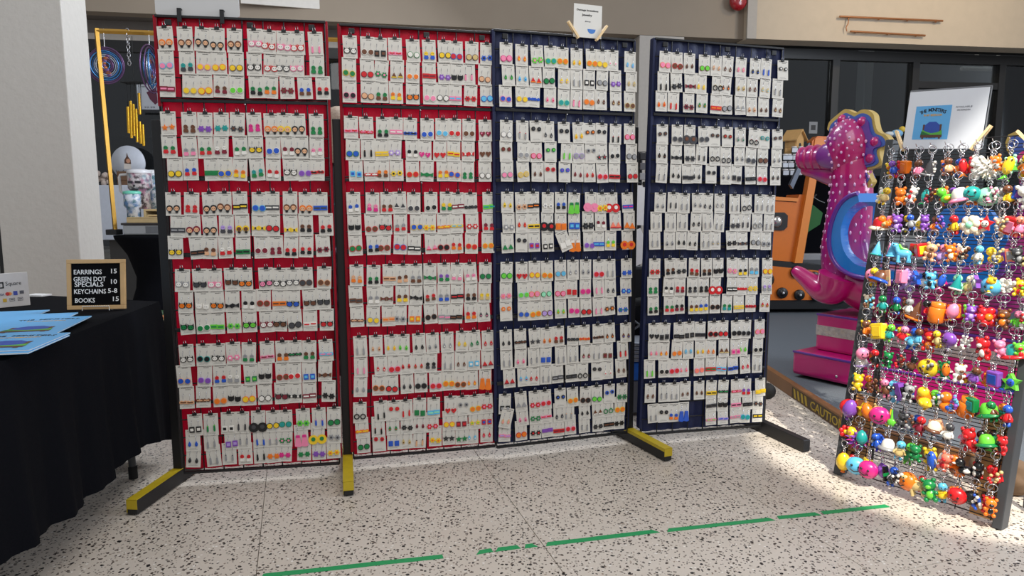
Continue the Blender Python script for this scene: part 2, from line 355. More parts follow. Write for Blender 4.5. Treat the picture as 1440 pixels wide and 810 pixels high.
# ================================================================== DISPLAY PANELS
def cloth_mat(name, rgb, sheen, trans):
    m = mat(name, rgb, rough=0.55, var=0.10, scale=120, bump=0.1, trans=trans)
    return m
RED = cloth_mat('red_cloth', (182, 5, 40), 0, 0.5)
NAVY = cloth_mat('navy_cloth', (14, 26, 68), 0, 0.15)
yellow_tape = mat('yellow_tape', (190, 165, 30), rough=0.5, var=0.15)
PAN = {1: ((-1.375, 2.807), 0.633, 9.25, 0), 2: ((-0.702, 2.969), 0.640, 13.61, 0), 3: ((-0.073, 3.101), 0.666, 17.98, 0), 4: ((0.624, 3.275), 0.660, 14.4, 1.0)}
PH = [1.84, 1.845, 1.853, 1.857]
PNAME = ['leftmost red panel', 'second red panel', 'left navy panel', 'right navy panel']
PFR = {}
for k, ((x, y), w, yaw, tilt) in PAN.items():
    H = PH[k - 1]
    root = thing('display_panel', ['black wire grid panel backed in red cloth, leftmost of the four', 'black wire grid panel backed in red cloth, beside the navy one',
        'black wire grid panel backed in navy cloth, beside the red one', 'black wire grid panel backed in navy cloth, rightmost by the dragon ride'][k - 1], 'display panel',
        (x, y, 0.05), (0, R(tilt), R(yaw)), 'earring display panels')
    bpy.context.view_layer.update(); PFR[k] = (root, Matrix.Translation((x, y, 0.05)) @ Euler((0, R(tilt), R(yaw))).to_matrix().to_4x4())
    cl = RED if k < 3 else NAVY
    # cloth stretched behind the grid, bulging a little between the wires
    g = MB(); nx, nz = 48, 60; vs = []; fs = []
    for i in range(nx + 1):
        for j in range(nz + 1):
            u = w * i / nx; z = 0.012 + (H - 0.012) * j / nz
            ph = (u / 0.0762) * math.pi
            vs.append((u, 0.016 - 0.010 * abs(math.sin(ph)) + 0.003 * math.sin(9 * z + 3 * k + u * 13), z))
    for i in range(nx):
        for j in range(nz):
            a = i * (nz + 1) + j; fs.append((a, a + nz + 1, a + nz + 2, a + 1))
    g.add(vs, fs, cl, None, True)
    b = len(g.v)
    g.build('cloth_backing', root)
    g = MB()     # cloth folded over the sides and the top
    side_lo = {1: 1.50, 2: 0.03, 3: 0.03, 4: 0.03}[k]
    g.bbox((-0.012, -0.006, side_lo), (0.002, 0.03, H + 0.004), cl, 0.002)
    g.bbox((w - 0.002, -0.004, 0.03), (w + 0.010, 0.03, H), cl if k < 3 else NAVY, 0.002)
    g.bbox((-0.01, 0.0, H - 0.002), (w + 0.01, 0.03, H + 0.006), cl, 0.002)
    g.build('cloth_hem', root)
    g = MB()
    for i in range(9): g.tube([(w * i / 8, -0.002, 0.0), (w * i / 8, -0.002, H)], 0.0034 if i in (0, 8, 4) else 0.0026, black_metal, 5)
    g.build('upright_wires', root)
    g = MB()
    for j in range(25): g.tube([(0, -0.006, H * j / 24), (w, -0.006, H * j / 24)], 0.0030, black_metal, 5)
    g.build('cross_wires', root)
    for s_ in range(1, 6): MB().bbox((0.0, -0.014, 1.535 - 0.305 * (s_ - 1) - 0.020), (w, -0.004, 1.535 - 0.305 * (s_ - 1) - 0.006), black_metal, 0.002).build('tier_bar', root)
    MB().bbox((-0.004, -0.01, H - 0.004), (w + 0.004, 0.006, H + 0.006), black_metal, 0.002).build('top_rail', root)
    MB().bbox((0, -0.01, -0.004), (w, 0.004, 0.007), black_metal, 0.002).build('bottom_rail', root)
    for u in (0.045, w * 0.55, w - 0.05): MB().bbox((u - 0.012, -0.014, H - 0.034), (u + 0.012, -0.004, H - 0.012), black_metal, 0.002).build('cloth_clip', root)
    for s_ in range(0, 5): MB().sphere((w * 0.5, -0.017, 1.535 - 0.305 * s_ - 0.024), 0.004, steel, 8, 6).build('bar_screw', root)
# T-shaped wooden stands with taped feet
blackwood = mat('black_wood', (20, 20, 22), rough=0.5, var=0.25, scale=14)
def stand(k, u, h, ya, lab, taped, splay=0.0):
    M = PFR[k][1]; p = M @ Vector((u, 0.035, 0)); yaw = R(PAN[k][2] + splay)
    t = thing('panel_stand', lab, 'stand', (p.x, p.y, 0), (0, 0, yaw), 'wooden stands of the display panels')
    MB().bbox((-0.019, -0.019, 0.05), (0.019, 0.019, h), blackwood, 0.003).build('upright', t)
    L = 0.33 if taped else 0.34
    MB().bbox((-0.02, -L, 0.004), (0.02, L * 0.8, 0.062), blackwood, 0.004).build('foot', t)
    if taped:
        g = MB().box((-0.0212, -L - 0.0012, 0.048), (-0.0201, L * 0.8, 0.0630), yellow_tape).box((-0.0212, -L - 0.0012, 0.0621), (0.0212, L * 0.8, 0.0632), yellow_tape).box((-0.0212, -L - 0.0012, 0.026), (0.0212, -L - 0.0002, 0.0632), yellow_tape)
        if k < 3: g.box((-0.0212, -L - 0.0012, 0.012), (-0.0201, L * 0.8, 0.0630), yellow_tape)
        g.build('tape_cover', t)
    MB().lathe([(0.014, 0), (0.014, 0.005)], mat('felt_pad', (140, 140, 140)), 12, None, False, (0, -L + 0.03)).build('foot_pad', t)
    return t
stand(1, -0.028, 1.50, 0, 'black wooden stand with a yellow-taped foot, left of the leftmost red panel', True, -14)
stand(2, -0.026, 1.52, 0, 'black wooden stand with a yellow-taped foot, between the two red panels', True)
stand(3, 0.690, 1.52, 0, 'black wooden stand with a yellow-topped foot, right of the left navy panel', True, 6)
stand(4, 0.680, 1.40, 0, 'black wooden stand with a plain black foot, at the right navy panel', False, 4)

# ------------------------------------------------------------------ earring cards
CARD_W, CARD_H = 0.0572, 0.0925
def card_mat():
    m = bpy.data.materials.new('printed_card'); m.use_nodes = True; nt = m.node_tree; n = nt.nodes; L = nt.links; b = n['Principled BSDF']
    b.inputs['Roughness'].default_value = 0.6
    uv = n.new('ShaderNodeUVMap'); uv.uv_map = 'print'; sp = n.new('ShaderNodeSeparateXYZ'); L.new(uv.outputs[0], sp.inputs[0])
    def math_(op, a, b_=None, c=None):
        q = n.new('ShaderNodeMath'); q.operation = op
        for i, v in enumerate((a, b_, c)):
            if v is None: continue
            if isinstance(v, (int, float)): q.inputs[i].default_value = v
            else: L.new(v, q.inputs[i])
        return q.outputs[0]
    def band(z0, z1, x0, x1):
        a = math_('MULTIPLY', math_('GREATER_THAN', sp.outputs[1], z0), math_('LESS_THAN', sp.outputs[1], z1))
        c = math_('MULTIPLY', math_('GREATER_THAN', sp.outputs[0], x0), math_('LESS_THAN', sp.outputs[0], x1)); return math_('MULTIPLY', a, c)
    nz = n.new('ShaderNodeTexNoise'); nz.noise_dimensions = '2D'; nz.inputs['Scale'].default_value = 26; L.new(uv.outputs[0], nz.inputs['Vector'])
    letters = math_('GREATER_THAN', nz.outputs['Fac'], 0.40)
    ink = math_('ADD', math_('MULTIPLY', band(0.905, 0.94, 0.14, 0.92), letters), math_('MULTIPLY', band(0.835, 0.865, 0.40, 0.78), letters))
    nz2 = n.new('ShaderNodeTexNoise'); nz2.noise_dimensions = '2D'; nz2.inputs['Scale'].default_value = 60; L.new(uv.outputs[0], nz2.inputs['Vector'])
    fine = math_('MULTIPLY', math_('ADD', band(0.075, 0.105, 0.16, 0.80), band(0.13, 0.15, 0.24, 0.70)), math_('GREATER_THAN', nz2.outputs['Fac'], 0.42))
    mx = n.new('ShaderNodeMix'); mx.data_type = 'RGBA'; mx.inputs[6].default_value = (*lin((208, 204, 195)), 1); mx.inputs[7].default_value = (*lin((25, 25, 25)), 1)
    L.new(math_('MULTIPLY_ADD', fine, 0.45, math_('MULTIPLY', ink, 0.9)), mx.inputs[0]); L.new(mx.outputs[2], b.inputs['Base Color'])
    return m
CARDM = card_mat()
def card_geo(g, M=None):       # hangs from (0,0,0) down; a slightly bowed sheet with two thicknesses
    nz = 4; vs = []; fs = []
    for j in range(nz + 1):
        z = -CARD_H * j / nz; y = -0.0035 * math.sin(math.pi * j / nz * 0.5) * (j / nz) - 0.0005
        for x in (-CARD_W / 2, CARD_W / 2): vs.append((x, y, z))
        for x in (-CARD_W / 2, CARD_W / 2): vs.append((x, y + 0.0007, z))
    for j in range(nz):
        a = j * 4; b = a + 4
        fs += [(a, b, b + 1, a + 1), (a + 2, a + 3, b + 3, b + 2), (a, a + 2, b + 2, b), (a + 1, b + 1, b + 3, a + 3)]
    fs += [(0, 1, 3, 2), (nz * 4, nz * 4 + 2, nz * 4 + 3, nz * 4 + 1)]
    g.add(vs, fs, CARDM, M)
def set_card_uv(me):           # print coordinates from each card's own frame
    uv = me.uv_layers.new(name='print'); return uv
g = MB(); card_geo(g); card_me = g.mesh('earring_card')
uvl = card_me.uv_layers.new(name='print')
for lp in card_me.loops:
    v = card_me.vertices[lp.vertex_index].co; uvl.data[lp.index].uv = (v.x / CARD_W + 0.5, 1 + v.z / CARD_H)
def clip_geo(g, M=None):       # small black binder clip with wire handle
    g.box((-0.0085, -0.004, -0.010), (0.0085, 0.006, 0.0), black_metal, M)
    g.tube([(-0.005, -0.003, 0.0), (-0.004, -0.006, 0.012), (0.004, -0.006, 0.012), (0.005, -0.003, 0.0)], 0.0011, steel, 4, True, M)
g = MB(); clip_geo(g); clip_me = g.mesh('binder_clip')
# earring shapes: each hangs from the origin; a hook wire above, the charm centred at z = -0.008
def ear_geo(g, sh, c1, c2, M=None):
    a, b = cm(c1), cm(c2); k = cm('k'); T = -0.0035
    def P(pts, y0, y1, m): g.prism(pts, y0, y1, m, M)
    if sh not in 'I': g.tube([(0.0, -0.001, 0.014), (0.0015, -0.002, 0.021), (0.0, -0.003, 0.023), (-0.001, -0.003, 0.004)], 0.00055, steel, 3, False, M)
    if sh == 'D': P(ngon(12, 0.0105, cz=-0.008), T, -0.001, b if c1 != c2 else k); P(ngon(12, 0.0086, cz=-0.008), T - 0.001, T, a)
    elif sh == 'Z': P(ngon(16, 0.0135, cz=-0.010), T, -0.001, a); P(ngon(12, 0.006, cz=-0.008), T - 0.001, T, b)
    elif sh == 'F': P(ngon(12, 0.0105, cz=-0.006), T, -0.001, a); P(ngon(10, 0.0074, cz=-0.008), T - 0.001, T, b); P(ngon(6, 0.005, cz=-0.0185), T, -0.001, k); P(ngon(5, 0.0012, cx=-0.003, cz=-0.008), T - 0.0014, T - 0.001, k); P(ngon(5, 0.0012, cx=0.003, cz=-0.008), T - 0.0014, T - 0.001, k)
    elif sh == 'C': P([(-0.009, 0.005), (-0.006, 0.0005), (0.006, 0.0005), (0.009, 0.005), (0.0105, -0.006), (0.0085, -0.014), (0, -0.017), (-0.0085, -0.014), (-0.0105, -0.006)], T, -0.001, b if c1 == 'w' else k); P(ngon(10, 0.0082, cz=-0.0075, sz=0.88), T - 0.001, T, a); P(ngon(5, 0.0013, cx=-0.0032, cz=-0.007), T - 0.0014, T - 0.001, k); P(ngon(5, 0.0013, cx=0.0032, cz=-0.007), T - 0.0014, T - 0.001, k)
    elif sh == 'H': P([(0, -0.018), (-0.0095, -0.0065), (-0.0095, -0.001), (-0.0055, 0.0018), (0, -0.0015), (0.0055, 0.0018), (0.0095, -0.001), (0.0095, -0.0065)], T, -0.001, a); P(ngon(6, 0.003, cx=-0.003, cz=-0.005), T - 0.0006, T, b)
    elif sh == 'Q': P([(-0.008, 0.001), (0.008, 0.001), (0.008, -0.018), (-0.008, -0.018)], T, -0.001, a); P([(-0.005, -0.004), (0.005, -0.004), (0.005, -0.013), (-0.005, -0.013)], T - 0.001, T, b)
    elif sh == 'R': P([(-0.0115, 0), (0.0115, 0), (0.0115, -0.015), (-0.0115, -0.015)], T, -0.001, a); P([(-0.009, -0.005), (0.009, -0.005), (0.009, -0.010), (-0.009, -0.010)], T - 0.001, T, b)
    elif sh == 'S': P([((0.0115 if i % 2 == 0 else 0.005) * math.sin(math.pi * i / 5), -0.008 + (0.0115 if i % 2 == 0 else 0.005) * math.cos(math.pi * i / 5)) for i in range(10)], T, -0.001, a); P(ngon(6, 0.003, cz=-0.008), T - 0.001, T, b)
    elif sh == 'B': P(ngon(10, 0.0068, cz=-0.002), T, -0.001, a); P([(-0.0055, -0.008), (0.0055, -0.008), (0.008, -0.015), (0.0062, -0.020), (-0.0062, -0.020), (-0.008, -0.015)], T, -0.001, b); P(ngon(4, 0.0012, cx=-0.0024, cz=-0.0015), T - 0.0006, T, k); P(ngon(4, 0.0012, cx=0.0024, cz=-0.0015), T - 0.0006, T, k)
    elif sh == 'L': g.tube([(0, -0.002, 0.004), (0.0004, -0.0025, -0.012)], 0.0007, steel, 3, False, M); P([(-0.0025, -0.004), (0.0025, -0.004), (0.0034, -0.022), (0, -0.027), (-0.0034, -0.022)], T, -0.001, a); P(ngon(5, 0.0022, cz=-0.004), T - 0.0006, T, b)
    elif sh == 'O': g.torus(0.0085, 0.0020, a, 12, 4, (M or Matrix()) @ Matrix.Translation((0, -0.003, -0.008))); P(ngon(6, 0.0025, cz=0.001), T, -0.001, b)
    elif sh == 'V': P([(0, 0.001), (0.0045, -0.008), (0.005, -0.0125), (0.003, -0.0165), (0, -0.018), (-0.003, -0.0165), (-0.005, -0.0125), (-0.0045, -0.008)], T, -0.001, a); P(ngon(6, 0.0026, cz=-0.012), T - 0.001, T, b)
    elif sh == 'W': P([(0, -0.005), (-0.011, 0.001), (-0.0105, -0.015), (0, -0.009), (0.0105, -0.015), (0.011, 0.001)], T, -0.001, a); P(ngon(6, 0.0035, cz=-0.007), T - 0.001, T, b)
    elif sh == 'T': P([(0, 0.002), (0.010, -0.016), (-0.010, -0.016)], T, -0.001, a); P([(-0.0085, -0.0125), (0.0085, -0.0125), (0.0095, -0.016), (-0.0095, -0.016)], T - 0.001, T, b)
    elif sh == 'X':
        P([((0.0115 if i % 2 == 0 else 0.0072) * math.cos(math.pi * i / 6), -0.008 + (0.0115 if i % 2 == 0 else 0.0072) * math.sin(math.pi * i / 6)) for i in range(12)], T, -0.001, a); P(ngon(7, 0.0042, cz=-0.008), T - 0.001, T, b)
    elif sh == 'A': P([(-0.005, 0.002), (0.005, 0.002), (0.0095, -0.030), (0.003, -0.033), (-0.003, -0.032), (-0.0095, -0.030)], T, -0.001, a); P([(-0.005, 0.002), (0.005, 0.002), (0.006, -0.005), (-0.006, -0.005)], T - 0.001, T, b)
    elif sh == 'M': P([(-0.0125, -0.003), (-0.006, 0.0), (0, -0.004), (0.006, 0.0), (0.0125, -0.003), (0.012, -0.010), (0.004, -0.012), (0, -0.009), (-0.004, -0.012), (-0.012, -0.010)], T, -0.001, a); P([(-0.009, -0.004), (0.009, -0.004), (0.008, -0.008), (-0.008, -0.008)], T - 0.001, T, b)
    elif sh == 'I': P(ngon(10, 0.0078, cz=0.012), T, -0.001, a); P(ngon(7, 0.004, cz=0.012), T - 0.001, T, b)
    elif sh == 'N': P([(-0.009, 0.004), (0.012, 0.0), (0.009, -0.022), (-0.011, -0.018)], T, -0.001, cm('w'))
SHN = {'D': 'round', 'Z': 'large round', 'F': 'face-shaped', 'C': 'cat-eared', 'H': 'heart', 'Q': 'square', 'R': 'oblong', 'S': 'star', 'B': 'figure-shaped', 'L': 'long dangling',
       'O': 'hoop', 'V': 'teardrop', 'W': 'bow-shaped', 'T': 'triangular', 'X': 'flower-shaped', 'A': 'tassel', 'M': 'wavy', 'I': 'stud', 'N': 'paper'}
EAR = {}
def ear_mesh(tok):
    if tok not in EAR:
        g = MB(); ear_geo(g, *tok); EAR[tok] = g.mesh('earring')
    return EAR[tok]
CARDS = [  # panel, tier, row, card centres in mm from the panel's left edge, charm shape and colours
    (1, 1, 0, (32, 105, 173, 225, 290, 365, 419, 477, 525, 596), 'Fot Fnt Fkt Fkt Fnt Cwp Cwr Cwp Cwr Lpw'),
    (1, 1, 1, (32, 109, 172, 227, 292, 360, 425, 472, 522, 600), 'Dpc BTd Dyp Dyo Dyn Cwk Cwr Cwd Cwp Bgg'),
    (1, 1, 2, (33, 118, 170, 233, 291, 363, 420, 481, 549, 620), 'Rvp Dye Dyo Bnv DGw Bgk Bgo Xvn Bbn Brk'),
    (1, 2, 0, (25, 103, 163, 224, 286, 347, 413, 465, 517, 589), 'Soo Bnn XPP XTT Xdn Bmm Fot Fyt Fkt Bgg'),
    (1, 2, 1, (24, 98, 159, 220, 290, 351, 418, 475, 526, 588), 'Bgr Bsp Bgr Bwv Bgw Cyp Dbw Bvw Fkt Bpw'),
    (1, 2, 2, (42, 100, 179, 229, 288, 350, 415, 480, 536, 588), 'Dyy Bbr Rgg Dby Boy BTg Brw Cwk DPl Mrk'),
    (1, 3, 0, (26, 97, 163, 219, 279, 354, 405, 475, 537, 594), 'Fkt Brr Fkt Fnt Rky Dbc Rdw Fnt Fot Rbd'),
    (1, 3, 1, (41, 96, 158, 224, 283, 350, 404, 472, 532, 613), 'Rds Fvt Fkt Bld Fyn Wyk Drk Wyk Bnk Brk'),
    (1, 3, 2, (26, 104, 158, 216, 284, 355, 411, 473, 533, 597), 'Cyv Rkn Bnt Bwr Rgk Dvw Bvv Brk Brk Xvk'),
    (1, 4, 0, (45, 109, 166, 231, 284, 365, 422, 473, 523, 600), 'Cws Cdk Cwp Cnw Coy Cpd Cwk Cwd Ddn Dnt'),
    (1, 4, 1, (52, 115, 169, 231, 296, 354, 415, 471, 535, 592), 'Con Cww Con Wkd Bkw Dnr Ron Cbw Cno Cdn'),
    (1, 4, 2, (49, 114, 168, 233, 294, 361, 418, 472, 536, 604), 'CgG Dgw RGg XGg CGg Cwv Cnv Ddk Rwr Crr'),
    (1, 5, 0, (40, 108, 164, 223, 286, 357, 419, 469, 528, 593), 'Cwk DkT Cwk Xpw Bsg Mpv Bno Mkg Bng Mcp'),
    (1, 5, 1, (25, 109, 168, 222, 288, 347, 415, 463, 522, 591), 'Dbt DPl Brb Bws QgG Ckd Dnr Drw Qbc Wnk'),
    (1, 5, 2, (34, 99, 164, 222, 277, 341, 408, 462, 522, 602), 'Mtn Mnt Dot Ckw Dyo Dwk Cvn Wkw Rvw Xkk'),
    (1, 6, 0, (57, 120, 189, 245, 309, 368, 418, 490, 555, 619), 'Qkw LgG Qwk Ldk Zkd Dyy DTg XGg Lbp Dgk'),
    (1, 6, 1, (47, 117, 199, 249, 311, 365, 418, 479, 550, 617), 'Vbb Lss QPl Lsd Lbs Lsp Xgp Apm Zyg Xsd'),
    (1, 6, 2, (49, 122, 187, 251, 312, 362, 415, 493, 552, 611), 'Vdk Lss Lsd Brw Lkk Xoo Xmm Xgg XPP Xyo'),
    (2, 1, 0, (36, 107, 158, 219, 293, 360, 426, 476, 545, 610), 'Cwk Dnw Qkn Mpr Dwg Byb Dyk Drb Den Xbk'),
    (2, 1, 1, (31, 103, 165, 227, 293, 359, 423, 481, 528, 600), 'Dgy Drv Xgp Tny Dow Rrv XPl Ckw Lpd Dtn'),
    (2, 1, 2, (30, 104, 160, 219, 290, 361, 417, 470, 538, 607), 'Dkp Dtn Bgn Boy Cor Dpw Dwk Rpc Xrv Dcb'),
    (2, 2, 0, (32, 93, 163, 218, 277, 348, 412, 467, 529, 599), 'Mpr Mrp Bgk Rpw Mbk Dbw Dcw Drw Dnw Hvp'),
    (2, 2, 1, (37, 97, 153, 210, 282, 336, 402, 461, 524, 597), 'Dbg Lkn Rye Xlw Bkw Hmp Hrr Ryr Wrw Hnn'),
    (2, 2, 2, (45, 106, 156, 214, 281, 345, 413, 463, 521, 596), 'Qcb Mrw Bon Xyk Dro Wgg Boy Dbo Bgg Dwk'),
    (2, 3, 0, (31, 111, 172, 223, 285, 358, 427, 473, 532, 614), 'Bbw Bpm Bnr Tdw Ddw Dkw Byg Rvw Mkd RGT'),
    (2, 3, 1, (33, 103, 160, 226, 296, 351, 411, 468, 537, 610), 'Ckw Dnr Crn Bsr Dby Xyo Moy Myc Xrw Bvr'),
    (2, 3, 2, (33, 109, 157, 226, 284, 356, 410, 465, 535, 608), 'Dgr Bbk Dnr Drb Rkw Tpr Dkr Bro Dro Doy'),
    (2, 4, 0, (36, 108, 174, 231, 287, 350, 410, 470, 525, 597), 'Bto Bgk Rtn Bnt Bsn Wgd BPg Bwp Bpw Dgd'),
    (2, 4, 1, (28, 104, 161, 227, 287, 347, 409, 468, 531, 592), 'Rnd Bsw Wnv Bny Wkd Brn Bsb Rkr Bnk Bye'),
    (2, 4, 2, (32, 102, 166, 216, 282, 346, 408, 465, 526, 583), 'Mnt Dys Rto Xsd Qoy Dkn Rsp Rkn Bro Vdp'),
    (2, 5, 0, (41, 109, 173, 226, 294, 354, 420, 489, 540, 605), 'Lss Vtn Vyo VGg Vkd Vsd Vsw Vye Vgs Vrs'),
    (2, 5, 1, (42, 126, 185, 234, 293, 347, 424, 483, 540, 601), 'Lpp Vrw Drp Vrk Vrg Bkd Lss Vns Qcw Trv'),
    (2, 5, 2, (40, 117, 172, 238, 300, 365, 423, 475, 528, 591), 'Vss Dno Drk Vdk Dkd Drp Doy Dno Voy Aoo'),
    (2, 6, 0, (33, 121, 179, 233, 294, 356, 432, 488, 540, 596), 'Okd Lkd Irr Lrr Qgg RcM Hrv Isd Doy Xrp'),
    (2, 6, 1, (37, 109, 173, 235, 295, 347, 422, 479, 540, 595), 'Moy Lkr Vgr Xkd Vvk Xrp Dyo Qvr SyG Qrb'),
    (2, 6, 2, (44, 110, 175, 229, 292, 361, 421, 480, 528, 596), 'Dgg Irv Qbb Ven Ltk Xyo Skd Sgg VcC Vrp'),
    (3, 1, 0, (48, 118, 187, 250, 309, 376, 449, 498, 553, 641), 'Dpm Voy XGp DTG Doy Vyo Doy Dye Vwp Vcl'),
    (3, 1, 1, (55, 119, 180, 243, 317, 374, 437, 503, 567, 648), 'VgG Vcb Tro Dgk Vyl Lss Qkw Dsd XPl Ves'),
    (3, 1, 2, (42, 116, 174, 249, 315, 376, 437, 494, 569, 639), 'Dbp Dye Mbb Vpr DTM Lpr Dot Vns Vne Dne'),
    (3, 2, 0, (48, 121, 183, 241, 317, 386, 444, 503, 574, 644), 'Dws Lsr Ikd Vds Ikd Vyo Ino Ikd Lkr Dpr'),
    (3, 2, 1, (44, 126, 182, 253, 334, 386, 448, 501, 568, 655), 'Inv Dsw Dpr IgG LGG Dsl Isd Sdr Dkw Dsd'),
    (3, 2, 2, (48, 120, 192, 250, 321, 385, 442, 503, 568, 659), 'Dps Dey Vnd Irv IbP Vvn Vrn Drp Rrk Drv'),
    (3, 3, 0, (51, 115, 171, 242, 305, 371, 452, 510, 558, 637), 'Vyk Xtn Rko Xws Bbk AGg Zpp Xyo Zrw Rbm'),
    (3, 3, 1, (54, 116, 171, 238, 303, 369, 438, 500, 575, 648), 'Xsw Vro Ryk Zkr Qoo Qbc Xkd Bvw TSr Too'),
    (3, 3, 2, (48, 116, 174, 239, 300, 371, 443, 492, 554, 637), 'Tgg Ikd QPr Qkw Nww Aow DPl Rbc BGy Zor'),
    (3, 4, 0, (47, 117, 179, 238, 304, 366, 430, 496, 553, 640), 'DGg Hrv Dyo Doy Dcs Vsw Vsd Drp Lss Xbb'),
    (3, 4, 1, (42, 124, 175, 231, 304, 359, 429, 494, 555, 636), 'XpS DGM Dpo DMg Dpr Qrr Dmp Lpp Vds Xbc'),
    (3, 4, 2, (40, 125, 180, 236, 303, 370, 431, 493, 547, 621), 'Iot Dbs Doy Dln VGo Dmp Drr Lpm Xno Xbg'),
    (3, 5, 0, (41, 109, 178, 237, 295, 369, 425, 497, 555, 641), 'Vkd Mkn Sdd Von Brn Mkd Mor Mnk Vno Vnb'),
    (3, 5, 1, (42, 112, 173, 234, 307, 367, 437, 489, 546, 624), 'Lss Vpr Lsd Qbb Lss Lsw Vnp Lss Qnv Lrk'),
    (3, 5, 2, (54, 122, 174, 233, 290, 358, 418, 491, 548, 615), 'Trv Vcr Vrs Lss Rds Rkd Okd Ikd Vwr Vns'),
    (3, 6, 0, (37, 110, 179, 231, 306, 368, 437, 494, 561, 628), 'Qks Tss Xrp Drp Ikb Doy Dkn DGg Ibk Xgd'),
    (3, 6, 1, (50, 115, 182, 232, 300, 349, 428, 496, 552, 617), 'Vtp Vpn Xgs Mpr Vds Lst Vkd Tnw Ogg Doy'),
    (3, 6, 2, (35, 110, 185, 238, 297, 355, 428, 501, 555, 612), 'Mpl Dor Xkr RPP Rrv Drp Lsd Xkd Rkn Xkk'),
    (4, 1, 0, (45, 101, 166, 242, 304, 365, 435, 510, 570, 657), 'DpS Dnr Vnd DGn Vts Vns Vpe Vkb Lbb Ikw'),
    (4, 1, 1, (37, 100, 171, 228, 314, 359, 437, 497, 569, 635), 'Lkd Xkd Wvk Vye Oky Vno Ven Vns Vec Lsk'),
    (4, 1, 2, (30, 91, 167, 237, 310, 365, 434, 496, 562, 641), 'Vor Lro Xvk Vgo Rro Dsk Tsw Vtn Vnd Vne'),
    (4, 2, 0, (43, 119, 183, 254, 312, 378, 448, 523, 579, 649), 'Idn Dds Zdn Dds Idn Inr Vsg Okr ITs Idn'),
    (4, 2, 1, (43, 116, 185, 249, 315, 374, 447, 511, 574, 649), 'Vkn Wkd Xdk Lds Okd Odk Vsd Dds Dnd Vsd'),
    (4, 2, 2, (48, 117, 176, 224, 300, 377, 437, 507, 573, 646), 'Lsd Vkd Rdk Vdk Idk Vsd Qdk Rkd Drp Vdn'),
    (4, 3, 0, (47, 113, 170, 237, 293, 356, 437, 499, 574, 630), 'Vsd Ldk Lss Vsk Vds Vsw Lsd Odk Lss Lsd'),
    (4, 3, 1, (27, 101, 163, 236, 294, 359, 445, 499, 563, 629), 'Lss Lss Lsd Vks Lss Lsk Xdd Lds Osk Lsd'),
    (4, 3, 2, (22, 98, 159, 220, 288, 339, 424, 483, 559, 615), 'Lss Vsk Vkd Vks Lsd Vse Xkd Wdn Dsk Xsd'),
    (4, 4, 0, (31, 109, 168, 237, 302, 363, 439, 497, 559, 634), 'Xrn Bnk Xkd Brn Bnk Ckw Xpe Bky Bsc Dyo'),
    (4, 4, 1, (24, 108, 165, 230, 289, 354, 446, 499, 556, 635), 'Bgg Bkw Brv Bkd Bkk Zrw Rkw Mrr Xye Bls'),
    (4, 4, 2, (28, 111, 162, 239, 290, 353, 421, 482, 549, 630), 'Bgk Bgr Bkv Bny Bby Dkn BgT Rye Mrv VrG'),
    (4, 5, 0, (39, 97, 171, 223, 284, 353, 408, 479, 535, 610), 'Hkd Qdk Rkd Qkd Rdk Dkr Drd Dkd Dks DpS'),
    (4, 5, 1, (39, 95, 165, 222, 287, 344, 416, 479, 524, 606), 'VpS Voy Dot Vcs Vyo Vot Tne Qpm VGG Dkw'),
    (4, 5, 2, (21, 96, 152, 200, 284, 347, 408, 467, 535, 605), 'LGG Dkw Drp Vpo DSp Rrg Rcr Rbk Vrp Lsd'),
    (4, 6, 0, (34, 103, 159, 218, 292, 361, 428, 496, 553, 632), 'Vns Lsd Lss Vns Vnd Ryk Mkg Mrp BPr Ryy'),
    (4, 6, 1, (49, 105, 158, 212, 267, 359, 425, 496, 561, 624), 'Lss Ikd Bbo Abb Nxx Rdk Ckw Rpk Rkd Xdn'),
    (4, 6, 2, (44, 113, 170, 229, 304, 359, 427, 494, 555, 623), 'Nxx Nxx Nxx Nxx Nxx MpG Mlb Mps DTc Rky'),
]
SECZ = [1.801, 1.478, 1.166, 0.858, 0.551, 0.256]
ROWW = ['top', 'middle', 'bottom']
rest = MB(); rest_uv = []
rnd = random.Random(11)
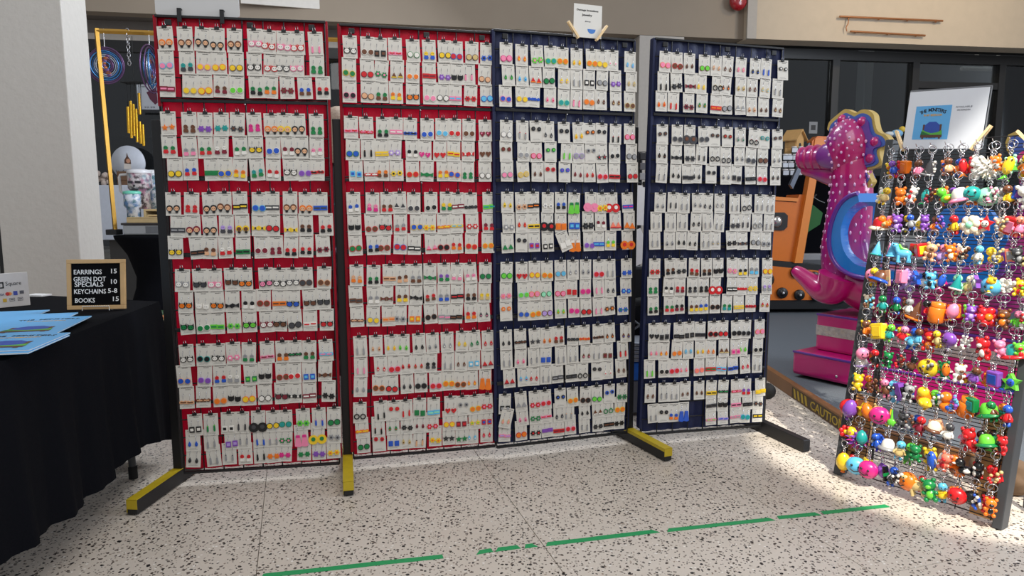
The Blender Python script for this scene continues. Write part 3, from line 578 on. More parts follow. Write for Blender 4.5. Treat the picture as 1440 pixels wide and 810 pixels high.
for (k, s_, r, us, toks) in CARDS:
    M = PFR[k][1]
    for c, (u, tok) in enumerate(zip(us, toks.split())):
        if tok[0] == 'N' and tok[1] == 'x': continue
        u = u / 1000.0; z = SECZ[s_ - 1] - (0.0872 if s_ < 6 else (0.103 if k == 4 and c < 5 else 0.066)) * r + rnd.uniform(-0.002, 0.002)
        if k == 3 and s_ == 6 and r == 1 and c == 0: roll = R(14)
        elif k == 3 and s_ == 3 and r == 2 and c == 4: roll = R(-22)
        else: roll = R(rnd.gauss(0, 1.6))
        big = k == 3 and s_ == 3
        LM = Matrix.Translation((u, -0.016 - 0.0022 * r - 0.0008 * (c % 2) - (0.006 if roll > 0.2 or roll < -0.2 else 0), z)) @ Euler((R(-1.0), roll, 0)).to_matrix().to_4x4()
        MW = M @ LM
        ez = -0.055 + rnd.uniform(-0.003, 0.004)
        if tok[0] in 'LVA': ez += 0.006
        px_ = 0.0175 if tok[0] == 'Z' else 0.0133; pair = [(-px_, ez + rnd.uniform(-0.002, 0.002)), (px_, ez + rnd.uniform(-0.002, 0.002))]
        es = 1.5 if (tok[0] in 'ZA' or (big and tok[0] in 'QTX' and c > 3)) else rnd.uniform(1.14, 1.26)
        if k <= 2 and (k == 1 or s_ <= 4):
            o = link('earring_card', card_me); o.matrix_world = MW
            o['label'] = 'card of %s %s earrings, %s row %s, %s tier, %s' % (CNAME[tok[1]], SHN[tok[0]], ROWW[r], NTH[c], NTH[s_ - 1], PNAME[k - 1])
            o['category'] = 'earring card'; o['group'] = 'earring cards on the ' + PNAME[k - 1]
            for ei, (x, zz) in enumerate(pair):
                e = link('earring', ear_mesh(tok), o, (x, -0.0028 - 0.0004 * ei, zz)); e.scale = (es,) * 3
            if r == 0: link('binder_clip', clip_me, o, (rnd.uniform(-0.004, 0.004), -0.001, 0.004))
        else:
            b0 = len(rest.f); card_geo(rest, MW); rest_uv.append((b0, len(rest.f), MW.inverted()))
            for ei, (x, zz) in enumerate(pair): ear_geo(rest, tok[0], tok[1], tok[2], MW @ Matrix.Translation((x, -0.0028 - 0.0004 * ei, zz)) @ Matrix.Scale(es, 4))
            if r == 0: clip_geo(rest, MW @ Matrix.Translation((rnd.uniform(-0.004, 0.004), -0.001, 0.004)))
me = rest.mesh('earring_cards')
uvl = me.uv_layers.new(name='print')
for b0, b1, Mi in rest_uv:
    for f in range(b0, b1):
        for li in me.polygons[f].loop_indices:
            v = Mi @ me.vertices[me.loops[li].vertex_index].co; uvl.data[li].uv = (v.x / CARD_W + 0.5, 1 + v.z / CARD_H)
o = link('earring_cards', me); o['kind'] = 'stuff'; o['label'] = 'white cards of paired earrings filling the navy panels and lower second red panel'; o['category'] = 'earring cards'
# ================================================================== KEYCHAIN RACK
RB = Vector((1.398, 2.906, 0)); RD = Vector((0.5536, -0.8328, 0)); RN = Vector((0.8328, 0.5536, 0)); LEAN = R(10.3)
REZ = RN * math.sin(LEAN) + Vector((0, 0, 1)) * math.cos(LEAN); REY = RN * math.cos(LEAN) - Vector((0, 0, 1)) * math.sin(LEAN)
RM = Matrix((( RD.x, REY.x, REZ.x, RB.x), (RD.y, REY.y, REZ.y, RB.y), (RD.z, REY.z, REZ.z, RB.z), (0, 0, 0, 1)))
rack = thing('keychain_rack', 'leaning grid rack on grey posts and pale wood blocks, hung with keychains', 'rack'); rack.matrix_world = RM
RW, RH = 0.643, 1.455
grey_post = mat('charcoal_post', (58, 60, 63), rough=0.55, var=0.15, scale=18)
pine = mat('pine_board', (206, 158, 100), rough=0.6, var=0.14, scale=10, bump=0.1)
for u0 in (0.0, RW - 0.032): MB().bbox((u0, -0.012, 0.0), (u0 + 0.032, 0.045, RH), grey_post, 0.003).build('post', rack)
MB().bbox((0.036, 0.008, 0.03), (0.118, 0.028, 0.36), pine, 0.003).build('wood_block', rack)
MB().bbox((0.525, 0.008, 0.02), (0.607, 0.028, 0.40), pine, 0.003).build('wood_block', rack)
for u, z in ((0.075, 0.295), (0.068, 0.10), (0.566, 0.33), (0.572, 0.10)):
    w_ = MB(); MZ = Matrix.Translation((u, 0.006, z)) @ Matrix.Rotation(R(90), 4, 'X')
    w_.lathe([(0.0, 0.003), (0.006, 0.003), (0.006, 0.001), (0.0155, 0.001), (0.0155, 0.0)], steel, 16, MZ).build('washer', rack)
rows_z = [1.405 - 0.1135 * i for i in range(12)]
for z0 in rows_z:
    g = MB()
    for k in range(4): g.tube([(0.02, 0.0, z0 - 0.014 * k), (RW - 0.02, 0.0, z0 - 0.014 * k)], 0.0017, black_metal, 4)
    g.build('cross_wires', rack)
MB().tube([(0.02, 0, RH - 0.02), (RW - 0.02, 0, RH - 0.02)], 0.0024, black_metal, 5).build('top_wire', rack)
MB().tube([(0.02, 0, 0.03), (RW - 0.02, 0, 0.03)], 0.0024, black_metal, 5).build('bottom_wire', rack)
for u in (0.12, 0.24, 0.36, 0.48, 0.60): MB().tube([(u, 0.003, 0.02), (u, 0.003, RH - 0.02)], 0.002, black_metal, 4).build('upright_wire', rack)
# rear prop that closes the A-frame
for u0 in (0.0, RW - 0.032):
    top = RM @ Vector((u0 + 0.016, 0.05, RH - 0.05)); ft = RM @ Vector((u0 + 0.016, 0.0, 0.0)) + RN * 0.25; ft.z = 0.012
    inv = RM.inverted()
    MB().tube([inv @ top, inv @ ft], 0.016, grey_post, 4, True, None, False).build('rear_leg', rack)
# keychain shapes: 'body' then further parts, hanging from z = 0
def kc_parts(sh, a, b):
    A, B, K, Wh = pm(a), pm(b), pm('k'), pm('w'); P = []
    def new(nm): g = MB(); P.append((nm, g)); return g
    def face(y, z, s=1.0):
        g = new('face')
        for x in (-0.005 * s, 0.005 * s): g.sphere((x, y, z), 0.0018 * s, K, 6, 4)
        g.tube([(-0.006 * s, y, z - 0.006 * s), (0, y - 0.001, z - 0.0085 * s), (0.006 * s, y, z - 0.006 * s)], 0.0009 * s, K, 4)
    if sh == 'b': new('body').sphere((0, 0, -0.022), (0.023, 0.018, 0.021), A, 14, 9); face(-0.0185, -0.019, 1.6)
    elif sh == 'e': new('body').lathe([(0.0, -0.046), (0.010, -0.043), (0.0165, -0.032), (0.017, -0.022), (0.012, -0.008), (0.004, -0.001), (0.0, 0.0)], A, 14); new('knot').lathe([(0.006, -0.052), (0.003, -0.046), (0.0, -0.044)], B, 8)
    elif sh == 'f':
        new('head').sphere((0, 0, -0.011), (0.0115, 0.0105, 0.011), A, 12, 8); g = new('body')
        g.lathe([(0.006, -0.043), (0.011, -0.041), (0.0115, -0.034), (0.006, -0.021), (0.004, -0.019)], B, 10)
        for s in (-1, 1):
            g.tube([(s * 0.006, -0.001, -0.024), (s * 0.013, -0.004, -0.030), (s * 0.014, -0.007, -0.035)], [0.0035, 0.003, 0.0028], B, 6)
            g.tube([(s * 0.005, 0, -0.040), (s * 0.006, -0.001, -0.049), (s * 0.006, -0.006, -0.051)], [0.0042, 0.004, 0.0035], A, 6)
        face(-0.0103, -0.010, 0.9)
    elif sh == 't':
        g = new('head'); g.sphere((0, 0, -0.014), (0.014, 0.012, 0.0125), A, 12, 8); g.sphere((-0.011, 0, -0.003), 0.005, A, 8, 6); g.sphere((0.011, 0, -0.003), 0.005, A, 8, 6); g.sphere((0, -0.011, -0.017), (0.006, 0.004, 0.0045), B, 8, 6)
        g = new('body'); g.sphere((0, 0, -0.034), (0.012, 0.011, 0.013), A, 12, 8); g.sphere((0, -0.006, -0.034), (0.008, 0.006, 0.009), B, 10, 6)
        for s in (-1, 1): g.sphere((s * 0.012, -0.004, -0.030), 0.0048, A, 8, 6); g.sphere((s * 0.009, -0.006, -0.045), 0.0055, A, 8, 6)
    elif sh == 'k': new('cone').lathe([(0.0, 0.0), (0.003, -0.006), (0.0165, -0.045), (0.0155, -0.047), (0.0, -0.042)], A, 14); new('rim').torus(0.0165, 0.0028, B, 14, 5, Matrix.Translation((0, 0, -0.046)), 'z')
    elif sh == 'x': new('box').bbox((-0.016, -0.010, -0.040), (0.016, 0.010, -0.002), A, 0.003); new('front_panel').bbox((-0.011, -0.0115, -0.034), (0.011, -0.0095, -0.010), B, 0.001)
    elif sh == 'c':
        new('car_body').prism([(-0.009, -0.002), (0.009, -0.004), (0.010, -0.050), (-0.009, -0.052)], -0.011, 0.011, A); new('cabin').prism([(0.009, -0.014), (0.018, -0.019), (0.018, -0.034), (0.009, -0.040)], -0.009, 0.009, B)
        g = new('wheels')
        for z in (-0.014, -0.040): g.lathe([(0.0, -0.013), (0.006, -0.013), (0.006, 0.013), (0.0, 0.013)], K, 10, Matrix.Translation((-0.009, 0, z)) @ Matrix.Rotation(R(90), 4, 'X')); g.lathe([(0.0, 0), (0.0035, 0), (0.0, 0.001)], Wh, 8, Matrix.Translation((-0.009, -0.0132, z)) @ Matrix.Rotation(R(90), 4, 'X'))
    elif sh == 'd':
        new('body').sphere((0.004, 0, -0.034), (0.018, 0.0135, 0.012), A, 14, 8, ); g = new('head'); g.sphere((-0.008, 0, -0.014), 0.0125, A, 12, 8)
        g = new('beak'); g.sphere((-0.021, -0.002, -0.016), (0.006, 0.005, 0.0025), B, 8, 5); new('tail').lathe([(0, -0.020), (0.005, -0.030), (0.006, -0.034)], A, 8, Matrix.Translation((0.019, 0, 0)))
        g = new('eyes'); g.sphere((-0.014, -0.0095, -0.011), 0.002, K, 6, 4); new('wing').sphere((0.006, -0.012, -0.033), (0.009, 0.004, 0.006), B, 8, 5)
    elif sh == 's': new('body').prism([((0.022 if i % 2 == 0 else 0.0115) * math.sin(math.pi * i / 5), -0.022 + (0.022 if i % 2 == 0 else 0.0115) * math.cos(math.pi * i / 5)) for i in range(10)], -0.006, 0.006, A); new('centre').sphere((0, -0.005, -0.022), (0.010, 0.005, 0.010), B, 10, 6); face(-0.0105, -0.020, 0.9)
    elif sh == 'p':
        g = new('fur'); rr = random.Random(5)
        g.sphere((0, 0, -0.025), (0.018, 0.016, 0.018), A, 12, 8)
        for i in range(60):
            z = 1 - 2 * (i + .5) / 60; a = i * 2.399; q = math.sqrt(1 - z * z); d = Vector((q * math.cos(a), q * math.sin(a), z)); u = d.orthogonal().normalized(); w = d.cross(u); c0 = Vector((0, 0, -0.025)) + d * 0.015
            g.add([c0 + u * 0.004, c0 - u * 0.002 + w * 0.0035, c0 - u * 0.002 - w * 0.0035, c0 + d * 0.015], [(0, 1, 3), (1, 2, 3), (2, 0, 3)], A if i % 3 else B)
        face(-0.019, -0.021, 1.2)
    elif sh == 'h': new('crown').lathe([(0.0, -0.004), (0.010, -0.006), (0.016, -0.014), (0.018, -0.026)], A, 14); new('brim').lathe([(0.017, -0.026), (0.026, -0.030), (0.026, -0.034), (0.0, -0.033)], B, 16)
    elif sh == 'w':
        g = new('petals')
        for i in range(6): g.sphere((0.013 * math.cos(i * 1.047), 0, -0.022 + 0.013 * math.sin(i * 1.047)), (0.009, 0.006, 0.009), A, 8, 6)
        new('centre').sphere((0, -0.004, -0.022), (0.008, 0.006, 0.008), B, 10, 6)
    elif sh == 'g':
        new('body').sphere((0, 0, -0.024), (0.011, 0.009, 0.020), A, 12, 8); g = new('fins'); g.prism([(0, -0.042), (0.011, -0.056), (0, -0.051), (-0.011, -0.056)], -0.002, 0.002, B); g.prism([(0.009, -0.018), (0.019, -0.030), (0.009, -0.032)], -0.0015, 0.0015, B); g = new('eyes'); g.sphere((-0.005, -0.008, -0.012), 0.002, K, 6, 4); g.sphere((0.005, -0.008, -0.012), 0.002, K, 6, 4)
    elif sh == 'l': new('handle').tube([(0, 0, 0), (0, 0, -0.014), (0.001, -0.001, -0.030)], [0.0022, 0.003, 0.0045], A, 8); new('bowl').sphere((0.001, -0.002, -0.042), (0.0135, 0.007, 0.013), B if a == b else A, 12, 7)
    elif sh == 'o':
        g = new('body'); g.sphere((0.002, 0, -0.028), (0.017, 0.009, 0.010), A, 12, 8); g.tube([(-0.010, 0, -0.024), (-0.014, 0, -0.012)], [0.006, 0.005], A, 8); g.sphere((-0.018, 0, -0.009), (0.009, 0.006, 0.006), A, 10, 6)
        for x in (-0.009, 0.012): g.tube([(x, -0.004, -0.032), (x - 0.001, -0.004, -0.049)], [0.004, 0.0035], A, 6); g.tube([(x, 0.004, -0.032), (x + 0.001, 0.004, -0.049)], [0.004, 0.0035], A, 6)
        g = new('mane'); g.tube([(-0.010, 0, -0.006), (-0.004, 0, -0.016), (0.006, 0, -0.018), (0.020, 0, -0.030)], [0.003, 0.004, 0.003, 0.002], B, 6); g = new('eyes'); g.sphere((-0.020, -0.0055, -0.007), 0.0016, K, 6, 4)
    elif sh == 'j': new('jar').lathe([(0.0, -0.048), (0.014, -0.048), (0.017, -0.044), (0.017, -0.016), (0.013, -0.012), (0.0, -0.012)], A, 14); new('lid').lathe([(0.0145, -0.012), (0.0145, -0.002), (0.0, -0.001)], B, 14); new('handle').torus(0.008, 0.002, A, 10, 5, Matrix.Translation((0.019, 0, -0.030)))
    elif sh == 'a':
        rr = random.Random(9); g = new('bunch')
        for i in range(11): g.sphere((rr.uniform(-0.013, 0.013), rr.uniform(-0.009, 0.009), -0.006 - 0.0035 * i), rr.uniform(0.004, 0.0065), A if i % 2 else B, 7, 5)
    elif sh == 'q': new('tag').bbox((-0.010, -0.002, -0.050), (0.010, 0.002, -0.004), A, 0.002); new('stripe').bbox((-0.010, -0.0028, -0.034), (0.010, -0.0018, -0.024), B, 0.0005)
    return P
KSH = {'b': 'ball', 'e': 'balloon', 'f': 'doll', 't': 'teddy', 'k': 'cone', 'x': 'box', 'c': 'car', 'd': 'duck', 's': 'star', 'p': 'fuzzy', 'h': 'hat', 'w': 'flower', 'g': 'fish', 'l': 'spoon', 'o': 'pony', 'j': 'mug', 'a': 'bead-cluster', 'q': 'tag'}
KC = {}
def kc_mesh(tok):
    if tok not in KC:
        KC[tok] = []
        for nm, g in kc_parts(*tok):
            me = g.mesh(nm); bm = bmesh.new(); bm.from_mesh(me); bmesh.ops.recalc_face_normals(bm, faces=bm.faces[:]); bm.to_mesh(me); bm.free(); KC[tok].append((nm, me))
    return KC[tok]
ring_me = MB().torus(0.0125, 0.0013, steel, 14, 5).mesh('key_ring')
g = MB()
for k in range(4): g.torus(0.0042, 0.0011, steel, 8, 4, Matrix.Translation((0, 0, -0.006 * k)) @ Matrix.Rotation(R(90 * (k % 2)), 4, 'Z') @ Matrix.Scale(0.75, 4, (1, 0, 0)))
chain_me = g.mesh('link_chain')
g = MB(); g.tube([(0, 0.004, 0.0), (0, -0.050, 0.0), (0, -0.062, 0.010)], 0.0016, steel, 5); hook_me = g.mesh('peg_hook')
# one string per hook row, left to right; upper-case B before a token would be a larger piece, written '+'
KROWS = [
 "tyo fPb trn xoo fnp aws kds tob fbo gro trr +tww +pwC tMw +gyG dwk +fyo twp",
 "twG fye aGn too twr gTg anv toe fPl +hwp tow bTd +bMy aws fny xbP +tww fro",
 "+hrC doe xpS tPl fbs +swy tPP fno ano fry fbw +wCM +wCM tCo aes +xrp fSp xrw",
 "gds kcT kpm kcc +ocG xrv xry tds fpl toC tCS ank fey dyb aes xSs tds kpw",
 "bpc fyo +hnb qte xpp +tll sbb fkw fnt gbm fMM kTw fCe +bcd tyo wwC aww tyr",
 "tCe acn qwk fgT fbg tno fsw +kno tCt +joo xoy epy tGr trr +wro fPb tno fpG",
 "tye fno qwd +xyy fGT dyc fpr +fbc +tro fye tls bPl aww fdn +trw kcM tpp +hTr",
 "+kwl bpw gow frk tgk tds anr ads +bys asn tgT gow fyr ssn fnP too xPb kgb",
 "qTp tyy fon ann fpn +ccb cPk ckb +eoy +dyy dGg aws +dob +joo xgT +hGg fgn foT",
 "+bro +ePP syy eoo +bmm lyy lGG tdd fbs frv xtC hCn atw fkp +trr fkb hGg ggG",
 "wry eyo +pPm eTT fbb obb hws fkw +fGg tgg +tys +gbs ews +don dkw frw tkw drw",
 "awr +eyo wro +bcT +bmr ePp qkg fbd +boy +oee frr +tgG ows woo brr bkr awb trr"]
KEXTRA = ['ask fnt tos twy', 'aos dGy awp tws', 'fyk aPb srw twp', 'aks ttn fcw tew', 'awe tck sPw aGy', 'ank fkr tPl arw', 'trk fnc asw tGr', 'aks fkn twn sGb', 'ake tsk aPc fbr', 'tek ans fdw trk', 'awk fce tSr aer', 'tyw awk fcy tok']
for ri, row in enumerate(KROWS):
    z0 = rows_z[ri]; toks = row.split(); ex_ = KEXTRA[ri].split(); toks = toks[:4] + ex_[:1] + toks[4:8] + ex_[1:2] + toks[8:13] + ex_[2:3] + toks[13:] + ex_[3:]; n = len(toks); rk = random.Random(50 + ri)
    for i in range(0, n, 2):
        u = 0.03 + (RW - 0.06) * (i + 0.5) / (n - 1); link('peg_hook', hook_me, rack, (u, -0.001, z0))
    for i, tok in enumerate(toks):
        big = tok[0] == '+'; tok = tok.lstrip('+')
        u = 0.03 + (RW - 0.06) * (i - (i % 2) + 0.5) / (n - 1) + (-0.010 if i % 2 == 0 else 0.010) + rk.uniform(-0.004, 0.004); y = -0.022 - 0.022 * (i % 2) + rk.uniform(-0.004, 0.004) - (0.006 if big else 0)
        p = RM @ Vector((u, y, z0 - 0.010)); s = 1.75 if big else rk.uniform(1.25, 1.5)
        t = thing('keychain', '%s%s %s keychain with %s detail, hook row %s from top, %s from left' % ('large ' if big else '', CNAME[tok[1]], KSH[tok[0]], CNAME[tok[2]], NTH[ri], NTH[i]),
                  'keychain', p, (0, 0, R(-50 + rk.uniform(-35, 45))), 'keychains on the grid rack')
        o = link('key_ring', ring_me, t, (0, 0, -0.002), (0, 0, rk.uniform(-0.9, 0.9))); o.scale = (1.2,) * 3
        o = link('link_chain', chain_me, t, (0, 0, -0.018)); o.scale = (1.5, 1.5, 1.0)
        tilt = (rk.uniform(-0.15, 0.15), rk.uniform(-0.35, 0.35), rk.uniform(-0.4, 0.4))
        for nm, me in kc_mesh(tok):
            o = link(nm, me, t, (0, 0, -0.040), tilt); o.scale = (s, s, s)
# sign clipped to the rack's top
lam = mat('laminated_paper', (218, 222, 230), rough=0.18, var=0.02)
skyb = mat('cover_blue', (96, 170, 225), rough=0.4, var=0.04)
ink = mat('ink_black', (28, 30, 40), rough=0.6)
def monster_print(parent, x0, z0, s, y):          # the cover print without its creature: bed, blanket, pillow
    g = MB()
    brown = mat('print_brown', (92, 62, 48)); gr = mat('print_green', (90, 170, 70)); dg = mat('print_dark_green', (40, 105, 60)); blu = mat('print_deep_blue', (48, 78, 165))
    def P(pts, m, dy=0.0): g.prism([(x0 + s * x, z0 + s * z) for x, z in pts], y - dy - 0.0004, y - dy, m)
    P([(0.24, 0.08), (0.30, 0.08), (0.30, 0.52), (0.24, 0.52)], brown); P([(0.74, 0.08), (0.80, 0.08), (0.80, 0.52), (0.74, 0.52)], brown)
    P([(0.28, 0.26), (0.76, 0.26), (0.74, 0.50), (0.62, 0.60), (0.42, 0.60), (0.30, 0.50)], blu, 0.0001)
    P([(0.20, 0.12), (0.84, 0.12), (0.84, 0.22), (0.20, 0.22)], brown, 0.0003)
    P([(0.20, 0.20), (0.84, 0.20), (0.82, 0.34), (0.70, 0.28), (0.52, 0.25), (0.36, 0.30), (0.24, 0.36)], gr, 0.0005); P([(0.20, 0.20), (0.50, 0.20), (0.34, 0.27), (0.22, 0.32)], dg, 0.0007)
    return g.build('cover_print', parent)
sg = thing('rack_sign', 'laminated white sign with a blue book cover, clipped on top of the keychain rack', 'sign')
sg.matrix_world = Matrix.Translation(RM @ Vector((0.074, -0.006, 1.411))) @ Matrix.Rotation(math.atan2(RD.y, RD.x), 4, 'Z') @ Matrix.Rotation(R(3.5), 4, 'Y') @ Matrix.Rotation(R(-2), 4, 'X')
MB().bbox((0, -0.0008, 0), (0.298, 0.0008, 0.232), lam, 0.0004).build('laminate', sg)
MB().bbox((0.302, -0.001, 0.0), (0.306, 0.001, 0.238), mat('sign_edge', (120, 122, 128)), 0.0004).build('edge_strip', sg); MB().bbox((0.0, -0.001, 0.233), (0.306, 0.001, 0.238), mat('sign_edge', (120, 122, 128)), 0.0004).build('edge_strip', sg)
MB().box((0.034, -0.0014, 0.038), (0.172, -0.0008, 0.172), skyb).build('book_cover_picture', sg)
monster_print(sg, 0.040, 0.030, 0.130, -0.0016)
def fit_text(name, body, width, capz, m, parent, loc, rot=(R(90), 0, 0), align='LEFT', bold=0.0):
    o = text(name, body, capz / 0.7, m, parent, loc, rot, align, bold)
    bpy.context.view_layer.update()
    if o.dimensions.x > 1e-6: o.scale = (width / o.dimensions.x, 1, 1)
    return o
tt = 'THE MONSTERS'
for i, ch in enumerate(tt):
    if ch == ' ': continue
    a = (i - 5.5) / 5.5
    text('title_letter', ch, 0.0185, ink, sg, (0.103 + a * 0.044, -0.0016, 0.150 - 0.010 * a * a), (R(90), R(a * 20), 0), 'CENTER', 0.0004)
fit_text('subtitle', 'IN MY BEDROOM', 0.070, 0.008, mat('print_tan', (200, 160, 95)), sg, (0.068, -0.0016, 0.131), bold=0.0004)
fit_text('author_line', 'BY THE AUTHOR', 0.036, 0.004, ink, sg, (0.090, -0.0016, 0.043))
fit_text('caption', 'AVAILABLE', 0.060, 0.006, mat('print_grey', (110, 112, 120)), sg, (0.186, -0.0012, 0.160)); fit_text('caption', 'ON AMAZON', 0.048, 0.006, mat('print_grey', (110, 112, 120)), sg, (0.192, -0.0012, 0.148))
wood_peg = mat('peg_wood', (228, 198, 150), rough=0.55, var=0.08)
def peg(lab, M, group='clothespins holding the signs', l=0.075):
    t = thing('clothespin', lab, 'clothespin', group=group); t.matrix_world = M
    MB().prism([(-0.005, -0.018), (0.0, -0.020), (0.001, 0.0), (0.001, l - 0.012), (-0.004, l - 0.012), (-0.007, 0.0)], -0.0048, 0.0048, wood_peg, Matrix.Rotation(R(90), 4, 'Z')).build('jaw', t)
    MB().prism([(0.005, -0.018), (0.0, -0.020), (-0.001, 0.0), (-0.001, l - 0.012), (0.004, l - 0.012), (0.007, 0.0)], -0.0048, 0.0048, wood_peg, Matrix.Translation((0, 0.008, 0)) @ Matrix.Rotation(R(90), 4, 'Z')).build('jaw', t)
    MB().torus(0.003, 0.001, steel, 8, 4, Matrix.Translation((0, 0.003, 0.012)), 'x').build('spring', t)
peg('clothespin at the left corner of the book cover sign on the keychain rack', RM @ Matrix.Translation((0.072, -0.012, 1.420)) @ Matrix.Rotation(R(-26), 4, 'Y'), l=0.09)
peg('clothespin at the right corner of the book cover sign on the keychain rack', RM @ Matrix.Translation((0.352, -0.012, 1.405)) @ Matrix.Rotation(R(32), 4, 'Y'), l=0.10)
peg('lone clothespin on the rack wire, far right at the frame edge', RM @ Matrix.Translation((0.548, -0.012, 1.385)) @ Matrix.Rotation(R(-42), 4, 'Y'), l=0.10)
bag = thing('brown_bag', 'slumped brown cloth bag on the floor right of the keychain rack', 'bag', (2.0, 2.73, 0.0), (0, 0, R(-55)))
bm = bmesh.new(); bmesh.ops.create_icosphere(bm, subdivisions=4, radius=1.0)
from mathutils import noise as mnoise
for v in bm.verts:
    q = v.co * 1.6; d = 1 + 0.16 * mnoise.noise(q) + 0.06 * mnoise.noise(q * 3); v.co = Vector((v.co.x * 0.12 * d, v.co.y * 0.075 * d, max(-0.065, v.co.z * 0.08 * d) + 0.065))
for f in bm.faces: f.smooth = True
me = bpy.data.meshes.new('bag_body'); bm.to_mesh(me); bm.free(); me.materials.append(mat('brown_cloth', (104, 82, 62), rough=0.9, var=0.2, scale=24, bump=0.2)); link('bag_body', me, bag)
MB().tube([(-0.04, 0, 0.12), (-0.03, -0.01, 0.17), (0.02, 0.0, 0.175), (0.04, 0, 0.12)], 0.006, mat('brown_strap', (80, 62, 46), rough=0.9)).build('strap', bag)
# green tape on the floor
gt = mat('green_tape', (32, 150, 88), rough=0.45, var=0.10, scale=50)
segs = [((366, 808), (621, 782), 'long strip running off the lower frame edge'), ((666, 777.5), (690, 773.5), 'short ragged piece after the long gap'), ((693, 773.5), (729, 769), 'short piece, second after the long gap'), ((734, 769), (753, 766.5), 'smallest torn piece between two short gaps'),
        ((764, 766), (924, 748), 'long strip below the left navy panel'), ((934, 747.5), (1086, 732), 'long strip below the right navy panel'), ((1091, 730.5), (1150, 725), 'shorter strip, second from the keychain rack'), ((1154, 724), (1247, 714.5), 'strip ending at the keychain rack')]
for a, b, lab in segs:
    A, B = onz(*a), onz(*b); d = (B - A); w = d.length; yaw = math.atan2(d.y, d.x)
    rj = random.Random(int(a[0])); top = [(w * i / 6, 0.013 + rj.uniform(-0.001, 0.001)) for i in range(7)]; bot = [(w * i / 6, -0.013 + rj.uniform(-0.001, 0.001)) for i in range(7)]
    top[0] = (rj.uniform(0, 0.02), 0.013); top[-1] = (w - rj.uniform(0, 0.02), 0.013); pts = bot + top[::-1]
    o = MB().prism(pts, 0.0004, 0.0011, gt, Matrix(((1, 0, 0, 0), (0, 0, 1, 0), (0, 1, 0, 0), (0, 0, 0, 1)))).build('floor_tape', None, A, (0, 0, yaw))
    o['label'] = 'green floor tape, ' + lab; o['category'] = 'tape'; o['group'] = 'green tape line across the floor'
# ================================================================== SALES TABLE ON THE LEFT
TZ = 0.74
BRc, BLc, FLc, FRc = Vector((-1.56, 3.05)), Vector((-2.42, 3.34)), Vector((-2.25, 1.35)), Vector((-1.335, 1.35))
tb = thing('folding_table', 'folding table hidden under the black cloth, one grey tube leg showing', 'table', (-1.85, 2.3, 0))
MB().prism([(BRc.x + 1.85 - 0.02, BRc.y - 2.3 - 0.02), (BLc.x + 1.85, BLc.y - 2.3 - 0.02), (FLc.x + 1.85, FLc.y - 2.3 + 0.02), (FRc.x + 1.85 - 0.02, FRc.y - 2.3 + 0.02)], TZ - 0.035, TZ - 0.004, mat('table_laminate', (150, 148, 142)),
           Matrix(((1, 0, 0, 0), (0, 0, 1, 0), (0, 1, 0, 0), (0, 0, 0, 1)))).build('tabletop', tb)
for lx, ly in ((-1.628, 2.872), (-2.22, 2.95), (-1.50, 1.6), (-2.1, 1.6)):
    leg = MB().tube([(lx + 1.85, ly - 2.3, 0.0), (lx + 1.85 - 0.01, ly - 2.3, TZ - 0.035)], 0.0145, mat('grey_tube', (70, 72, 76), rough=0.4), 10).build('leg', tb)
    MB().lathe([(0.018, 0), (0.018, 0.05), (0.015, 0.055)], mat('black_rubber', (18, 18, 18), rough=0.7), 12, None, True, (lx + 1.85, ly - 2.3)).build('leg_cap', leg)
blackcloth = mat('black_tablecloth', (9, 10, 15), rough=0.9, var=0.25, scale=200, bump=0.1, spec=0.08)
# cloth: top grid and two hanging sides with soft folds
g = MB(); N = 16
vs = [];
for i in range(N + 1):
    for j in range(N + 1):
        a = FLc.lerp(FRc, i / N); b = BLc.lerp(BRc, i / N); p = a.lerp(b, j / N); vs.append((p.x, p.y, TZ + 0.0015 * math.sin(9 * p.x + 5 * p.y)))
fs = [(i * (N + 1) + j, (i + 1) * (N + 1) + j, (i + 1) * (N + 1) + j + 1, i * (N + 1) + j + 1) for i in range(N) for j in range(N)]
g.add(vs, fs, blackcloth, None, True)
def drape(a, b, hem, n=60, amp=0.018, k=7.0, ph=0.0):
    d = (b - a).normalized(); out = Vector((d.y, -d.x)); vs = []; fs = []; m = 14
    for i in range(n + 1):
        t = i / n; p = a.lerp(b, t); h = hem(t)
        for j in range(m + 1):
            s = j / m; z = TZ + 0.001 - (TZ - h) * s
            fold = amp * s * (math.sin(k * t * 6.283 + ph) + 0.5 * math.sin(2.3 * k * t * 6.283 + 1.3 + ph)) * (0.35 + 0.65 * math.sin(math.pi * min(1, t * 1.02)) ** 0.5)
            q = p + out * (0.012 * min(1, s * 8) + 0.02 * s + fold); vs.append((q.x, q.y, z))
    for i in range(n):
        for j in range(m): fs.append((i * (m + 1) + j, (i + 1) * (m + 1) + j, (i + 1) * (m + 1) + j + 1, i * (m + 1) + j + 1))
    g.add(vs, fs, blackcloth, None, True)
drape(FRc, BRc, lambda t: 0.20 - 0.10 * max(0, (t - 0.72) / 0.28) ** 1.4 + 0.015 * math.sin(9 * t), ph=0.6)
drape(BRc, BLc, lambda t: 0.10 + 0.05 * t, ph=2.0)
drape(BLc, FLc, lambda t: 0.15, ph=1.0); drape(FLc, FRc, lambda t: 0.18, ph=3.0)
tc = g.build('tablecloth'); tc['label'] = 'plain black cloth draped over the sales table at the left'; tc['category'] = 'tablecloth'
